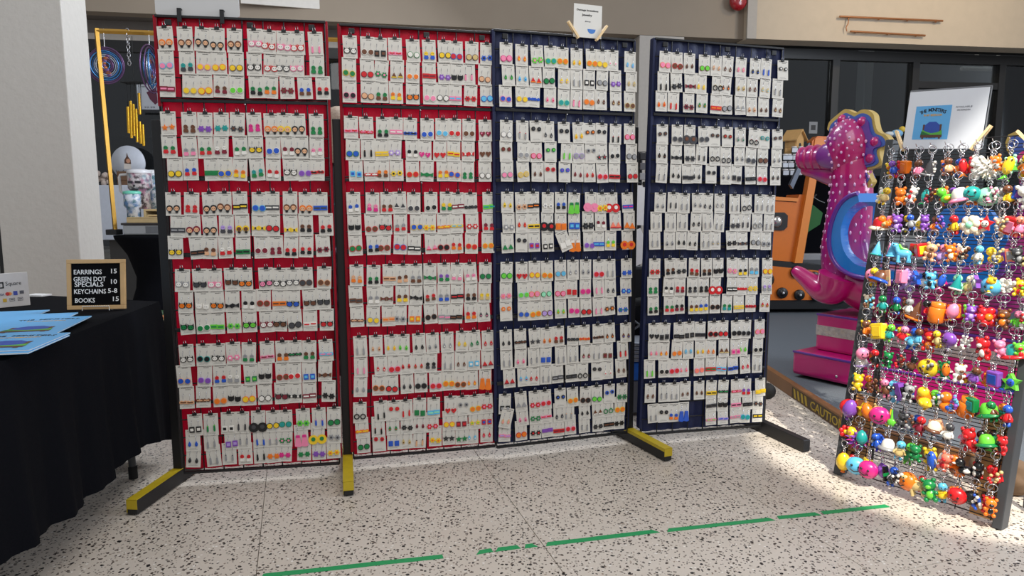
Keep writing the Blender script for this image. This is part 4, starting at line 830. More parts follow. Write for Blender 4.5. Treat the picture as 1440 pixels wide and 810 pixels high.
# letter board
LBp = Vector((-1.798, 2.788, TZ + 0.005)); lbw, lbh = 0.222, 0.203
lb = thing('letter_board', 'small black felt price board with white letters in a wooden frame', 'letter board', LBp, (R(-7), 0, R(6.2)))
frame_wood = mat('oak_frame', (196, 160, 112), rough=0.5, var=0.12, scale=30); felt = mat('black_felt', (12, 12, 14), rough=0.95, spec=0.1)
MB().bbox((0.005, 0.0, 0.005), (lbw - 0.005, 0.008, lbh - 0.005), felt, 0.001).build('felt_panel', lb)
for lo, hi in (((0, -0.006, 0), (lbw, 0.012, 0.0165)), ((0, -0.006, lbh - 0.0165), (lbw, 0.012, lbh)), ((0, -0.006, 0.0165), (0.0165, 0.012, lbh - 0.0165)), ((lbw - 0.0165, -0.006, 0.0165), (lbw, 0.012, lbh - 0.0165))):
    MB().bbox(lo, hi, frame_wood, 0.0015).build('frame_bar', lb)
wl = mat('white_letter', (235, 235, 235), rough=0.4)
for body, x, w_, z in (('EARRINGS', 0.025, 0.107, 0.143), ('15', 0.164, 0.022, 0.1455), ('GREEN DOT', 0.024, 0.124, 0.114), ('SPECIALS', 0.028, 0.110, 0.0925), ('10', 0.163, 0.023, 0.103), ('KEYCHAINS', 0.025, 0.122, 0.0640), ('5-8', 0.155, 0.036, 0.0660), ('BOOKS', 0.028, 0.076, 0.028), ('15', 0.169, 0.023, 0.0325)):
    fit_text('lettering', body, w_, 0.0185, wl, lb, (x, -0.0008, z), bold=0.00025)
g = MB(); g.tube([(0.062, -0.012, -0.004), (0.062, -0.012, 0.012), (0.165, -0.012, 0.012), (0.165, -0.012, -0.004)], 0.0016, mat('pearl_wire', (220, 220, 215), rough=0.3), 6)
g.tube([(0.062, -0.012, -0.003), (0.062, 0.05, -0.006)], 0.0016, steel, 6); g.tube([(0.165, -0.012, -0.003), (0.165, 0.05, -0.006)], 0.0016, steel, 6)
for k in range(13): g.sphere((0.065 + 0.097 * k / 12, -0.0135, 0.0135), 0.0022, mat('pearl_wire', (220, 220, 215)), 6, 4)
g.build('easel_stand', lb)
# payment sign
q_ = onz(43, 425, TZ + 0.003); pyaw = R(50)
ps = thing('payment_sign', 'white card payment sign with rows of coloured card marks at left frame edge', 'sign', (q_.x - 0.30 * math.cos(pyaw), q_.y - 0.30 * math.sin(pyaw), TZ + 0.003), (R(-4), 0, pyaw))
white_board = mat('white_board', (200, 196, 194), rough=0.5)
MB().bbox((0, 0, 0), (0.30, 0.006, 0.142), white_board, 0.0015).build('board', ps); MB().bbox((0.02, 0.006, 0), (0.28, 0.05, 0.004), white_board, 0.001).build('foot', ps)
ik = mat('print_black', (30, 32, 36))
def XP(px): return 0.30 - (43 - px) * 0.0023
def ZP(py): return 0.142 - (py - 379) * 0.00295
g = MB()
for a_, b_, c_, d_ in ((-9, -7, 391, 400), (3, 5, 391, 400), (-9, 5, 391, 393), (-9, 5, 398.3, 400), (-3.5, -0.5, 394.5, 397)): g.box((XP(a_), -0.001, ZP(d_)), (XP(b_), 0.0, ZP(c_)), ik)
g.build('square_emblem', ps)
fit_text('lettering', 'Square', 0.0023 * 24, 0.0165, ik, ps, (XP(7.5), -0.0006, ZP(396.5)))
def pr(nm, pts, m, y=-0.0008): return MB().prism(pts, y, 0.0, m).build(nm, ps)
def rect(x0, y0, x1, y1): return [(XP(x0), ZP(y1)), (XP(x1), ZP(y1)), (XP(x1), ZP(y0)), (XP(x0), ZP(y0))]
pr('card_mark', ngon(14, 0.0075, cx=XP(9.3), cz=ZP(408.3)), mat('mark_red', (190, 50, 50))); pr('card_mark', ngon(14, 0.0075, cx=XP(12.7), cz=ZP(408.3)), mat('mark_orange', (220, 140, 70)), -0.0006)
pr('card_mark', rect(18.2, 405, 24.6, 411), mat('mark_blue', (62, 76, 160))); pr('card_mark', rect(28, 405, 34.6, 409.5), mat('mark_grey', (84, 84, 92)))
fit_text('lettering', 'VISA', 0.020, 0.009, mat('mark_navy', (44, 54, 110)), ps, (XP(-4.6), -0.0006, ZP(410)))
pr('card_mark', rect(1.3, 414.5, 7.2, 419.5), mat('mark_gold', (196, 160, 50)))
for q in (11.5, 24.0):
    g = MB()
    for a_, b_, c_, d_ in ((q, q + 8, 414.5, 415), (q, q + 8, 418.5, 419), (q, q + 0.5, 414.5, 419), (q + 7.5, q + 8, 414.5, 419), (q + 1.5, q + 6.5, 416, 417.2)): g.box((XP(a_), -0.0008, ZP(d_)), (XP(b_), 0, ZP(c_)), mat('mark_grey', (84, 84, 92)))
    g.build('card_mark', ps)
# books
def book_at(lab, tr, br, w_, z, cover=True, th=0.004):
    tr, br = Vector(tr), Vector(br); up = (tr - br); h = up.length; yaw = math.atan2(up.y, up.x) - math.pi / 2
    bl = br - Vector((math.cos(yaw), math.sin(yaw))) * w_
    # local frame: x across, z up the page, -y out of the cover (turned to face upward)
    t = thing('picture_book', lab, 'book', (bl.x, bl.y, z), (R(-90), 0, yaw), 'blue picture books on the sales table')
    t.rotation_euler = (Matrix.Rotation(yaw, 4, 'Z') @ Matrix.Rotation(R(-90), 4, 'X')).to_euler()
    MB().bbox((0, -th + 0.0006, 0.0), (w_ - 0.001, -0.0006, h), mat('book_pages', (225, 222, 214), rough=0.8), 0.0003).build('pages', t)
    MB().bbox((0, -th, 0), (w_, -th + 0.0006, h), skyb, 0.0002).build('front_cover', t); MB().bbox((0, -0.0006, 0), (w_, 0, h), skyb, 0.0002).build('back_cover', t)
    if cover:
        for i, ch in enumerate('THE MONSTERS'):
            if ch == ' ': continue
            a = (i - 5.5) / 5.5; text('title_letter', ch, 0.026, ink, t, (w_ / 2 + a * w_ * 0.36, -th - 0.0003, h * 0.845 - 0.010 * a * a), (R(90), R(a * 14), 0), 'CENTER', 0.0005)
        fit_text('subtitle', 'IN MY BEDROOM', w_ * 0.5, 0.011, mat('print_tan', (200, 160, 95)), t, (w_ * 0.25, -th - 0.0003, h * 0.74), bold=0.0005)
        monster_print(t, w_ * 0.04, h * 0.06, min(w_, h) * 0.95, -th - 0.0003)
    return t
def v2(px, py, z): q = onz(px, py, z); return (q.x, q.y)
zb = TZ + 0.003
book_at('blue picture book at the back left of the pile, its cover mostly hidden', v2(70, 433, zb), v2(22, 452, zb), 0.22, zb, False)
book_at('second blue picture book, under the other fanned books at the back', v2(110, 437, zb + .0045), v2(62, 459, zb + .0045), 0.23, zb + 0.0045, False)
book_at('blue picture book with its cover showing, far one of two beside the price board', v2(129, 442, zb + .009), v2(79, 466, zb + .009), 0.24, zb + 0.009)
book_at('blue picture book beneath the nearest one, only its edges showing', v2(98, 469, zb + .013), v2(39, 494, zb + .013), 0.23, zb + 0.0135, False)
book_at('nearest blue picture book with its cover showing, on top of the pile', v2(99, 465.5, zb + .018), v2(41, 489.5, zb + .018), 0.235, zb + 0.018)
pw = thing('paper_pad', 'thin white pad lying at the back edge of the black table', 'paper', (-2.22, 3.24, TZ + 0.002), (0, 0, R(-10)))
MB().bbox((-0.045, -0.03, 0), (0.045, 0.03, 0.008), mat('white_paper', (225, 225, 225)), 0.001).build('sheets', pw)
# water bottle on the floor
q = onz(228, 497)
wb = thing('water_bottle', 'tall sage green flask with an orange band standing on the floor', 'bottle', q)
sage = mat('sage_green', (112, 142, 110), rough=0.45)
MB().lathe([(0.0, 0), (0.055, 0.0), (0.060, 0.01), (0.057, 0.2), (0.050, 0.27), (0.046, 0.28)], sage, 24).build('flask', wb)
MB().lathe([(0.0475, 0.272), (0.0475, 0.288), (0.044, 0.298)], mat('cream_band', (222, 205, 160)), 24).build('neck_band', wb)
MB().lathe([(0.047, 0.288), (0.046, 0.318), (0.030, 0.325)], mat('orange_band', (196, 120, 60)), 24).build('orange_collar', wb)
MB().lathe([(0.040, 0.318), (0.040, 0.345), (0.03, 0.352), (0.0, 0.352)], mat('dark_green_cap', (40, 70, 40)), 20).build('cap', wb)
MB().tube([(0.03, 0, 0.335), (0.062, 0, 0.345), (0.066, 0, 0.315), (0.045, 0, 0.305)], 0.008, mat('black_rubber', (18, 18, 18)), 8).build('carry_loop', wb)

# ================================================================== STALL BEHIND, LEFT
YS = 6.2
def L(px, py, Y=YS): return at(px, py, Y)
# cocktail table in stretch cover
tc0 = L(214, 326); rt = thing('cocktail_table', 'round cocktail table in a black stretch cover, behind the first stand', 'table', (tc0.x, tc0.y + 0.1, 0))
ztop = tc0.z - 0.006
cov = MB()
cov.lathe([(0.36, 0.02), (0.30, 0.10), (0.20, 0.42), (0.19, 0.52), (0.25, 0.72), (0.345, ztop - 0.03), (0.35, ztop - 0.005), (0.0, ztop)], blackcloth, 32).build('stretch_cover', rt)
def onT(px, py): return onz(px, py, ztop)
# plastic bin
b0 = L(171, 329, 6.1); b1 = L(229, 329, 6.1)
bn = thing('storage_bin', 'clear plastic bin with a dark lid, on the black cocktail table', 'bin', (b0.x, 6.1, ztop + 0.002), (0, 0, 0)); bw = b1.x - b0.x
MB().bbox((0.015, 0, 0), (bw - 0.01, 0.45, 0.085), mat('cloudy_plastic', (168, 170, 172), rough=0.25), 0.012).build('tub', bn)
MB().bbox((0.004, -0.008, 0.085), (bw, 0.46, 0.105), mat('bin_lid', (48, 44, 44), rough=0.4), 0.006).build('lid', bn)
MB().box((bw * 0.60, -0.0015, 0.015), (bw * 0.95, -0.0005, 0.075), mat('bin_label', (110, 112, 116))).build('label_sticker', bn)
ZL = ztop + 0.107
bam = mat('bamboo', (196, 172, 126), rough=0.55, var=0.12, scale=25)
bs = thing('bamboo_tray', 'flat bamboo box lying at the front of the plastic bin', 'tray', (b0.x + 0.055, 6.1, ZL)); MB().bbox((0, 0, 0), (0.30, 0.09, 0.042), bam, 0.003).build('box', bs); MB().bbox((0.004, -0.002, 0.042), (0.296, 0.09, 0.050), bam, 0.002).build('lid', bs)
br_ = thing('bamboo_riser', 'small stepped bamboo riser on the bin, behind the bamboo box', 'riser', (b0.x + 0.16, 6.19, ZL))
MB().bbox((0, 0, 0), (0.02, 0.36, 0.10), bam, 0.002).build('side', br_); MB().bbox((0.0, 0, 0.10), (0.26, 0.36, 0.118), bam, 0.002).build('top', br_); MB().bbox((0.24, 0, 0), (0.26, 0.36, 0.10), bam, 0.002).build('side', br_); MB().bbox((0.05, -0.04, 0.055), (0.24, 0.0, 0.07), bam, 0.002).build('step', br_); MB().bbox((0.05, -0.04, 0), (0.065, 0.0, 0.055), bam, 0.002).build('side', br_)
def tumbler(lab, px, py0, py1, r0, r1, Y, body, lidm, handle, zs):
    a = L(px, py0, Y); z0 = zs; z1 = L(px, py1, Y).z; h = z1 - z0
    t = thing('travel_tumbler', lab, 'tumbler', (a.x, Y, z0), group='tumblers on the stall')
    MB().lathe([(0.0, 0.0), (r0, 0.0), (r0 * 1.02, h * 0.45), (r1, h * 0.52), (r1, h * 0.92), (0.0, h * 0.92)], body, 24).build('cup', t)
    MB().lathe([(r1 * 1.04, h * 0.90), (r1 * 1.04, h * 0.97), (r1 * 0.6, h), (0.0, h)], lidm, 24).build('lid', t)
    if handle: MB().tube([(-r1 * 0.9, 0, h * 0.88), (-r1 * 1.75, 0, h * 0.86), (-r1 * 1.85, 0, h * 0.8), (-r1 * 1.8, 0, h * 0.45), (-r1 * 1.6, 0, h * 0.4), (-r1 * 0.9, 0, h * 0.38)], 0.012, lidm, 8).build('handle', t)
    return t
def speckle(name, base, cols, scale):
    m = bpy.data.materials.new(name); m.use_nodes = True; nt = m.node_tree; n = nt.nodes; Lk = nt.links; b = n['Principled BSDF']; b.inputs['Roughness'].default_value = 0.3
    tcn = n.new('ShaderNodeTexCoord'); vo = n.new('ShaderNodeTexVoronoi'); vo.inputs['Scale'].default_value = scale; nz = n.new('ShaderNodeTexNoise'); nz.inputs['Scale'].default_value = scale * 1.3
    ad = n.new('ShaderNodeVectorMath'); ad.operation = 'MULTIPLY_ADD'; Lk.new(nz.outputs['Color'], ad.inputs[0]); ad.inputs[1].default_value = (0.06,) * 3; Lk.new(tcn.outputs['Object'], ad.inputs[2]); Lk.new(ad.outputs[0], vo.inputs['Vector'])
    sp = n.new('ShaderNodeSeparateColor'); Lk.new(vo.outputs['Color'], sp.inputs[0]); cr = n.new('ShaderNodeValToRGB'); cr.color_ramp.interpolation = 'CONSTANT'; el = [base] + cols
    while len(cr.color_ramp.elements) < len(el): cr.color_ramp.elements.new(0.5)
    for i, c in enumerate(el): cr.color_ramp.elements[i].position = 0 if i == 0 else 0.45 + 0.55 * (i - 1) / len(cols); cr.color_ramp.elements[i].color = (*lin(c), 1)
    Lk.new(sp.outputs[0], cr.inputs[0]); Lk.new(cr.outputs[0], b.inputs['Base Color']); return m
whiteplastic = mat('white_plastic', (222, 222, 226), rough=0.3)
skulls = speckle('skull_print', (205, 198, 200), [(170, 120, 140), (130, 90, 120), (120, 140, 150), (70, 60, 66)], 40)
blues = speckle('blue_flower_print', (214, 218, 226), [(90, 130, 180), (150, 170, 200), (80, 120, 130)], 40)
t = tumbler('tall white and pink tumbler with a dark skull print and white handle', 200, 292, 235, 0.075, 0.098, 6.26, skulls, whiteplastic, True, ZL + 0.119)
dk = mat('print_charcoal', (50, 46, 52)); g = MB()        # the skull: brow, eyes, nose, teeth on the cup's face
for lo, hi in (((-0.055, 0.225), (-0.012, 0.246)), ((0.006, 0.225), (0.055, 0.246)), ((-0.030, 0.165), (0.030, 0.176)), ((-0.012, 0.195), (0.008, 0.212))): g.bbox((lo[0], -0.101, lo[1]), (hi[0], -0.084, hi[1]), dk, 0.004)
g.build('skull_mark', t)
tumbler('short tumbler with a mint green lid at the left of the skull tumbler', 190, 312, 265, 0.055, 0.075, 6.2, blues, mat('mint_lid', (110, 205, 180), rough=0.3), False, ZL + 0.001)
tumbler('white and blue tumbler half hidden by the black stand', 219, 300, 236, 0.06, 0.080, 6.45, blues, whiteplastic, False, ZL + 0.119)
# white plinth, brown crate and round sign behind
q = L(146, 334, 6.9); q1 = L(200, 257, 6.9)
wp = thing('white_plinth', 'tall white display plinth behind the gold rack', 'plinth', (q.x - 0.05, 6.9, 0)); MB().bbox((0, 0, q.z), (q1.x - q.x + 0.5, 0.3, q1.z), mat('white_plinth_paint', (196, 202, 214), rough=0.5), 0.006).build('body', wp); MB().bbox((0.08, 0.04, 0), (q1.x - q.x + 0.45, 0.28, q.z), mat('plinth_base', (60, 58, 56), rough=0.8), 0.006).build('base', wp)
zP = q1.z
q = L(166, 257, 6.95)
cr_ = thing('wooden_crate', 'brown slatted wooden crate on the white plinth', 'crate', (q.x, 6.95, zP + 0.001)); crw = mat('brown_crate', (108, 78, 56), rough=0.7, var=0.2, scale=15)
for k in range(3): MB().bbox((0, 0, 0.046 * k), (0.26, 0.012, 0.046 * k + 0.042), crw, 0.002).build('slat', cr_); MB().bbox((0, 0.13, 0.046 * k), (0.26, 0.142, 0.046 * k + 0.042), crw, 0.002).build('slat', cr_)
MB().bbox((0, 0.012, 0), (0.012, 0.13, 0.134), crw, 0.002).build('end', cr_); MB().bbox((0.248, 0.012, 0), (0.26, 0.13, 0.134), crw, 0.002).build('end', cr_)
q = L(182, 226, 7.15); rsn = thing('round_sign', 'round white sign with a small brown picture and black script, above the crate', 'sign', (q.x, 7.15, q.z))
MB().lathe([(0.0, 0.0), (0.172, 0.0), (0.172, 0.012), (0.0, 0.012)], mat('sign_disc', (205, 210, 220), rough=0.4), 36, Matrix.Rotation(R(90), 4, 'X')).build('disc', rsn)
MB().bbox((-0.01, 0.0, -0.27), (0.01, 0.02, -0.10), steel, 0.002).build('stem', rsn); MB().bbox((-0.06, -0.03, -0.278), (0.06, 0.05, -0.268), steel, 0.002).build('base', rsn)
g = MB()
g.prism([(-0.045, -0.06), (0.03, -0.06), (0.028, -0.01), (-0.038, 0.0)], -0.0135, -0.012, mat('print_white_cake', (222, 214, 206))); g.prism([(-0.035, -0.005), (0.03, -0.012), (0.028, 0.03), (0.006, 0.062), (-0.004, 0.10), (-0.012, 0.062), (-0.034, 0.03)], -0.0138, -0.012, mat('print_brown', (92, 62, 48))); g.prism(ngon(8, 0.022, cx=0.004, cz=0.02), -0.0144, -0.012, mat('print_peach', (206, 150, 120)))
g.build('picture', rsn)
fit_text('lettering', 'Sweets', 0.10, 0.032, ik, rsn, (-0.06, -0.0125, -0.105), bold=0.001); fit_text('lettering', 'La', 0.03, 0.02, ik, rsn, (-0.13, -0.0125, -0.088)); fit_text('lettering', 'Co', 0.04, 0.016, ik, rsn, (0.07, -0.0125, -0.082))
q = L(146, 247, 6.98); pf = thing('dried_flowers', 'small clump of pale dried flowers at the plinth end', 'flowers', (q.x + 0.0, 6.98, zP)); rr = random.Random(3)
for k in range(16): MB().sphere((rr.uniform(-0.08, 0.08), rr.uniform(-0.03, 0.03), rr.uniform(0.02, 0.12)), rr.uniform(0.018, 0.03), mat('dried_petal', (186, 170, 160), rough=0.9), 8, 6).build('blossom', pf)
MB().tube([(0, 0, 0), (0, 0, 0.08)], 0.02, mat('dried_stem', (140, 120, 96), rough=0.9), 8).build('stem', pf)
# gold rail with hanging things
blackp0 = mat('black_wood', (20, 20, 22))
gold = mat('brass_rail', (190, 145, 62), rough=0.3, metal=0.7)
YG = 6.16
gA, gB, gC = L(138, 40, YG), L(163, 326, YG), L(500, 55.5, 7.25)
gr = thing('gold_rail', 'gold square tube hanging rail standing behind the leftmost red panel', 'rail', (gB.x, YG, 0))
def rg(p): return p - Vector((gB.x, YG, 0))
MB().tube([rg(gA) + Vector((0, 0, 0.02)), rg(gB)], 0.021, gold, 4, True, None, False).build('post', gr)
MB().tube([rg(gA), rg(gC)], 0.021, gold, 4, True, None, False).build('top_bar', gr)
MB().tube([rg(gC) + Vector((0, 0, 0.02)), rg(Vector((gC.x, gC.y, 0)))], 0.021, gold, 4, True, None, False).build('post', gr)
MB().bbox((-0.06, -0.05, ztop + 0.002), (0.035, 0.06, ztop + 0.05), blackp0, 0.006).build('foot_block', gr)
def railpt(px): 
    f_ = (px - 138) / (500 - 138); return gA.lerp(gC, f_ * gA.y / (gC.y + (gA.y - gC.y) * f_))
def spinner(px, zc, ra, yaw, lab):
    h = railpt(px); dz = zc - h.z
    t = thing('wind_spinner', lab, 'wind spinner', h, (0, 0, R(yaw)), 'wind spinners on the gold rail')
    MB().tube([(0, 0, 0.02), (0, 0, dz + ra)], 0.004, steel, 5).build('hanging_wire', t)
    cols = [mat('anodized_violet', (110, 80, 120), rough=0.3, metal=0.6), mat('anodized_blue', (70, 130, 190), rough=0.25, metal=0.6), mat('anodized_silver', (180, 190, 205), rough=0.25, metal=0.8), mat('anodized_copper', (170, 100, 60), rough=0.3, metal=0.6)]
    for k in range(9):
        r_ = ra * (1 - 0.1 * k); M = Matrix.Translation((0, 0, dz)) @ Matrix.Rotation(R(9 * (k % 3 - 1)), 4, 'Z') @ Matrix.Scale(0.96, 4, (1, 0, 0))
        MB().torus(r_, 0.0065, cols[(k // 2) % 3], 30, 5, M).build('hoop', t)
    g = MB()
    for k in range(9): a = k * 0.7; g.sphere((0.02 * math.cos(a), 0, dz - 0.08 + 0.02 * k), (0.024, 0.008, 0.020), cols[3] if k % 2 else cols[0], 8, 6)
    g.build('centre_figure', t)
q = L(151, 88, YG); spinner(147.5, q.z, 0.152, 20, 'round blue and violet wind spinner hung face-on from the gold rail')
q = L(212, 88, YG); spinner(211, q.z, 0.205, 101, 'wind spinner seen nearly edge-on beside the leftmost red panel')
h = railpt(181); t = thing('hanging_chain', 'bare silver chain hanging from the gold rail between the wind spinners', 'chain', h)
for k in range(9): MB().torus(0.014, 0.0035, steel, 10, 4, Matrix.Translation((0, 0, 0.01 - 0.034 * k)) @ Matrix.Rotation(R(90 * (k % 2)), 4, 'Z') @ Matrix.Scale(1.5, 4, (0, 0, 1))).build('link', t)
q = L(190, 113, 6.75); t = thing('wind_chime', 'wind chime of long gold tubes on black cords, below the hanging chain', 'wind chime', q)
MB().bbox((-0.10, -0.06, -0.008), (0.09, 0.06, 0.004), mat('black_wood', (20, 20, 22)), 0.003).build('top_plate', t)
MB().tube([(0, 0, 0), (0, 0.02, L(190, 47, 6.75).z - q.z)], 0.003, mat('black_cord', (25, 25, 25)), 4).build('cord', t)
for k, (px, y0, y1) in enumerate(((181, 147, 184), (185, 139, 191), (189, 143, 188), (193, 150, 197), (197, 128, 158), (198, 168, 199), (202, 172, 202))):
    a, b = L(px, y0, 6.75), L(px + 1.5, y1, 6.75); o0_ = Vector(((px - 190) * 0.0062, 0.02 * (k % 3 - 1), 0))
    tb_ = MB().tube([a - q, b - q], 0.0135, mat('gold_tube', (214, 165, 48), rough=0.2, metal=0.75), 10).build('chime_tube', t); MB().tube([o0_, a - q], 0.002, mat('black_cord', (25, 25, 25)), 4).build('string', tb_)
# poster taped to the shop glass
q = L(192, 154, 7.15); t = thing('poster', 'small white poster with a maroon shape on the dark shop glass', 'poster', (q.x, q.y + 0.05, q.z), (0, 0, R(10.5)))
MB().bbox((0, 0, 0), (0.20, 0.004, 0.29), mat('poster_paper', (168, 172, 178), rough=0.4), 0.001).build('sheet', t)
g = MB(); g.prism([(0.09, 0.20), (0.185, 0.25), (0.19, 0.10), (0.165, 0.08), (0.12, 0.13)], -0.001, 0, mat('poster_maroon', (80, 30, 52))); g.build('printed_shape', t)
MB().box((0.0, -0.001, 0.0), (0.20, 0.0, 0.03), ik).build('printed_band', t); fit_text('lettering', 'Coupon', 0.08, 0.018, ik, t, (0.015, -0.0008, 0.25)); fit_text('lettering', '22.99', 0.10, 0.016, ik, t, (0.06, -0.0008, 0.045))
# foam board and clips on top of the first red panel
pm1 = PFR[1][1]
def ploc(k, px, py, off):
    M = PFR[k][1]; n = (M.to_3x3() @ Vector((0, 1, 0))); p0 = M @ Vector((0, off, 0)); return M.inverted() @ onplane(px, py, p0, n)
a = ploc(1, 221, 19, 0.0); b = ploc(1, 339, 23, 0.0)
t = thing('foam_board', 'blank white board with rounded corners, clipped above the leftmost red panel', 'board'); t.matrix_world = pm1
pts = []; x0, x1, z0, z1, rr_ = a.x, b.x, PH[0] + 0.005, PH[0] + 0.30, 0.012
for cx, cz, s0 in ((x1 - rr_, z0 + rr_, -90), (x1 - rr_, z1 - rr_, 0), (x0 + rr_, z1 - rr_, 90), (x0 + rr_, z0 + rr_, 180)):
    pts += [(cx + rr_ * math.cos(R(s0 + 30 * i)), cz + rr_ * math.sin(R(s0 + 30 * i))) for i in range(4)]
MB().prism(pts, 0.0, 0.008, mat('white_foam', (190, 190, 190), rough=0.5, var=0.02)).build('sheet', t)
for px in (254, 314):
    c = ploc(1, px, 22, -0.02); t = thing('black_clip', 'black clip holding the white board, %s of the two' % ('left one' if px == 254 else 'right one'), 'clip', group='clips on the white board'); t.matrix_world = pm1 @ Matrix.Translation((c.x, 0, PH[0]))
    MB().bbox((-0.008, -0.018, -0.022), (0.008, -0.012, 0.03), black_metal, 0.001).build('front_jaw', t); MB().bbox((-0.008, 0.030, -0.02), (0.008, 0.034, 0.03), black_metal, 0.001).build('back_jaw', t); MB().bbox((-0.008, -0.018, 0.026), (0.008, 0.034, 0.031), black_metal, 0.001).build('spring_bridge', t)
# jewelry sign with clothespins
pm3 = PFR[3][1]
bl, br2, tl = ploc(3, 808, 52, -0.016), ploc(3, 847, 56, -0.016), ploc(3, 809.5, 5, -0.016)
t = thing('jewelry_sign', 'small white paper sign with a blue half circle, pegged above the left navy panel', 'sign'); t.matrix_world = pm3 @ Matrix.Translation((bl.x, -0.018, bl.z)) @ Matrix.Rotation(R(1.0), 4, 'Y')
sw, sh_ = (br2.x - bl.x) * 1.01, tl.z - bl.z
MB().bbox((0, 0, 0), (sw, 0.0012, sh_), mat('sign_paper', (212, 210, 204), rough=0.5, var=0.02), 0.0004).build('sheet', t)
fit_text('lettering', 'Damage Inventions', sw * 0.76, 0.0075, ik, t, (sw * 0.10, -0.0006, sh_ * 0.80), bold=0.0002); fit_text('lettering', 'Jewelry', sw * 0.36, 0.0085, ik, t, (sw * 0.30, -0.0006, sh_ * 0.655), bold=0.0003); fit_text('lettering', '@damage', sw * 0.2, 0.004, mat('print_grey', (110, 112, 120)), t, (sw * 0.40, -0.0006, sh_ * 0.48))
cx_, cz_, r_ = sw * 0.64, sh_ * 0.27, sw * 0.145
MB().prism([(cx_ - r_, cz_)] + [(cx_ + r_ * math.cos(R(180 + 15 * i)), cz_ + r_ * math.sin(R(180 + 15 * i))) for i in range(1, 12)] + [(cx_ + r_, cz_)], -0.0006, 0, mat('print_blue', (62, 118, 190))).build('blue_half_circle', t)
peg('clothespin at the left corner of the jewelry sign above the navy panel', pm3 @ Matrix.Translation((bl.x + 0.012, -0.024, PH[2] + 0.005)) @ Matrix.Rotation(R(-36), 4, 'Y'), l=0.078)
peg('clothespin at the right corner of the jewelry sign above the navy panel', pm3 @ Matrix.Translation((br2.x - 0.014, -0.024, PH[2] + 0.000)) @ Matrix.Rotation(R(38), 4, 'Y'), l=0.078)
# ================================================================== SEAHORSE RIDE ON ITS PLATFORM
PZ = 0.075
carpet = mat('grey_carpet', (92, 98, 104), rough=0.95, var=0.45, scale=160, bump=0.3)
kwood = mat('varnished_kerb', (128, 88, 52), rough=0.45, var=0.25, scale=10)
kb = thing('platform', 'low grey carpeted platform with a wooden kerb lettered CAUTION', 'platform', (0, 0, 0))
K0, K1 = Vector((1.688, 7.75, 0)), Vector((1.705, 3.38, 0)); K2 = K1 + Vector((0.568, -0.823, 0)) * 2.6
Mx = Matrix(((1, 0, 0, 0), (0, 0, 1, 0), (0, 1, 0, 0), (0, 0, 0, 1)))
MB().prism([(K1.x + 0.02, K1.y + 0.02), (K0.x + 0.02, K0.y), (7.5, 8.3), (7.5, K2.y + 0.5), (K2.x + 0.02, K2.y + 0.02)], 0.0, PZ - 0.006, carpet, Mx).build('carpet', kb)
def bar(nm, a, b, w_, z0, z1, m, par):
    d = (b - a).normalized(); yaw = math.atan2(d.y, d.x); return MB().bbox((0, -w_ / 2, z0), ((b - a).length, w_ / 2, z1), m, 0.004).build(nm, par, (a.x, a.y, 0), (0, 0, yaw))
bar('kerb_board', K1 + Vector((0, -0.022, 0)), K0, 0.044, 0, PZ + 0.006, kwood, kb)
bar('kerb_board', K1 + Vector((-0.012, 0.012, 0)), K2, 0.044, 0, PZ + 0.005, kwood, kb)
kd = (K0 - K1).normalized(); kyaw = math.atan2(-kd.y, -kd.x)            # reading direction runs towards the camera
ktx = mat('kerb_yellow', (176, 146, 44), rough=0.6); kface = -0.0226
def kpt(px, py): return onplane(px, py, K1 + Vector((kface, 0, 0)), Vector((kd.y, -kd.x, 0)))
a = kpt(1117, 555); b = kpt(1175, 585); 
MB().box((0, -0.0006, 0.0), ((kpt(1113, 550) - b).length + 0.03, 0.0, 0.064), mat('kerb_dark_paint', (74, 56, 34), rough=0.6)).build('painted_band', kb, (kpt(1113, 550).x, kpt(1113, 550).y, 0.007), (0, 0, kyaw))
s0 = kpt(1114, 550)
for i in range(4):
    p = s0 + (-kd) * (0.01 + 0.052 * i)
    MB().prism([(0.0, 0.052), (0.026, 0.052), (0.045, 0.0), (0.019, 0.0)], -0.0014, -0.0006, ktx).build('hazard_stripe', kb, (p.x, p.y, 0.012), (0, 0, kyaw))
a = s0 + (-kd) * 0.245
o = fit_text('lettering', 'CAUTION', 0.40, 0.047, ktx, kb, (a.x - 0.001, a.y, 0.014), (R(90), 0, kyaw), bold=0.001)
# ride frame: x along the ride, y across it (away from the camera), z up
DU, NB = Vector((0.568, -0.823, 0)), Vector((0.823, 0.568, 0))
RO = Vector((1.775, 4.33, PZ)) + NB * 0.30
RMx = Matrix(((DU.x, NB.x, 0, RO.x), (DU.y, NB.y, 0, RO.y), (0, 0, 1, RO.z), (0, 0, 0, 1)))
RIN = RMx.inverted()
def rl(px, py, y=0.0):
    p = RIN @ onplane(px, py, RO + NB * y, NB); return (p.x, p.y, p.z)
def r2(px, py, y=0.0): p = rl(px, py, y); return (p[0], p[2])
magenta = mat('pearl_magenta', (190, 12, 110), rough=0.28, var=0.12, scale=5, coat=0.8); violet = mat('pearl_violet', (98, 40, 150), rough=0.28, var=0.15, scale=6, coat=0.8)
pearl_blue = mat('pearl_blue', (22, 120, 205), rough=0.25, var=0.1, scale=4, coat=0.8); crest_gold = mat('crest_gold', (190, 160, 80), rough=0.35, coat=0.4); crest_blue = mat('crest_blue', (60, 90, 170), rough=0.35, coat=0.4)
pearl_spot = mat('pearl_spot', (226, 176, 214), rough=0.25, coat=0.6)
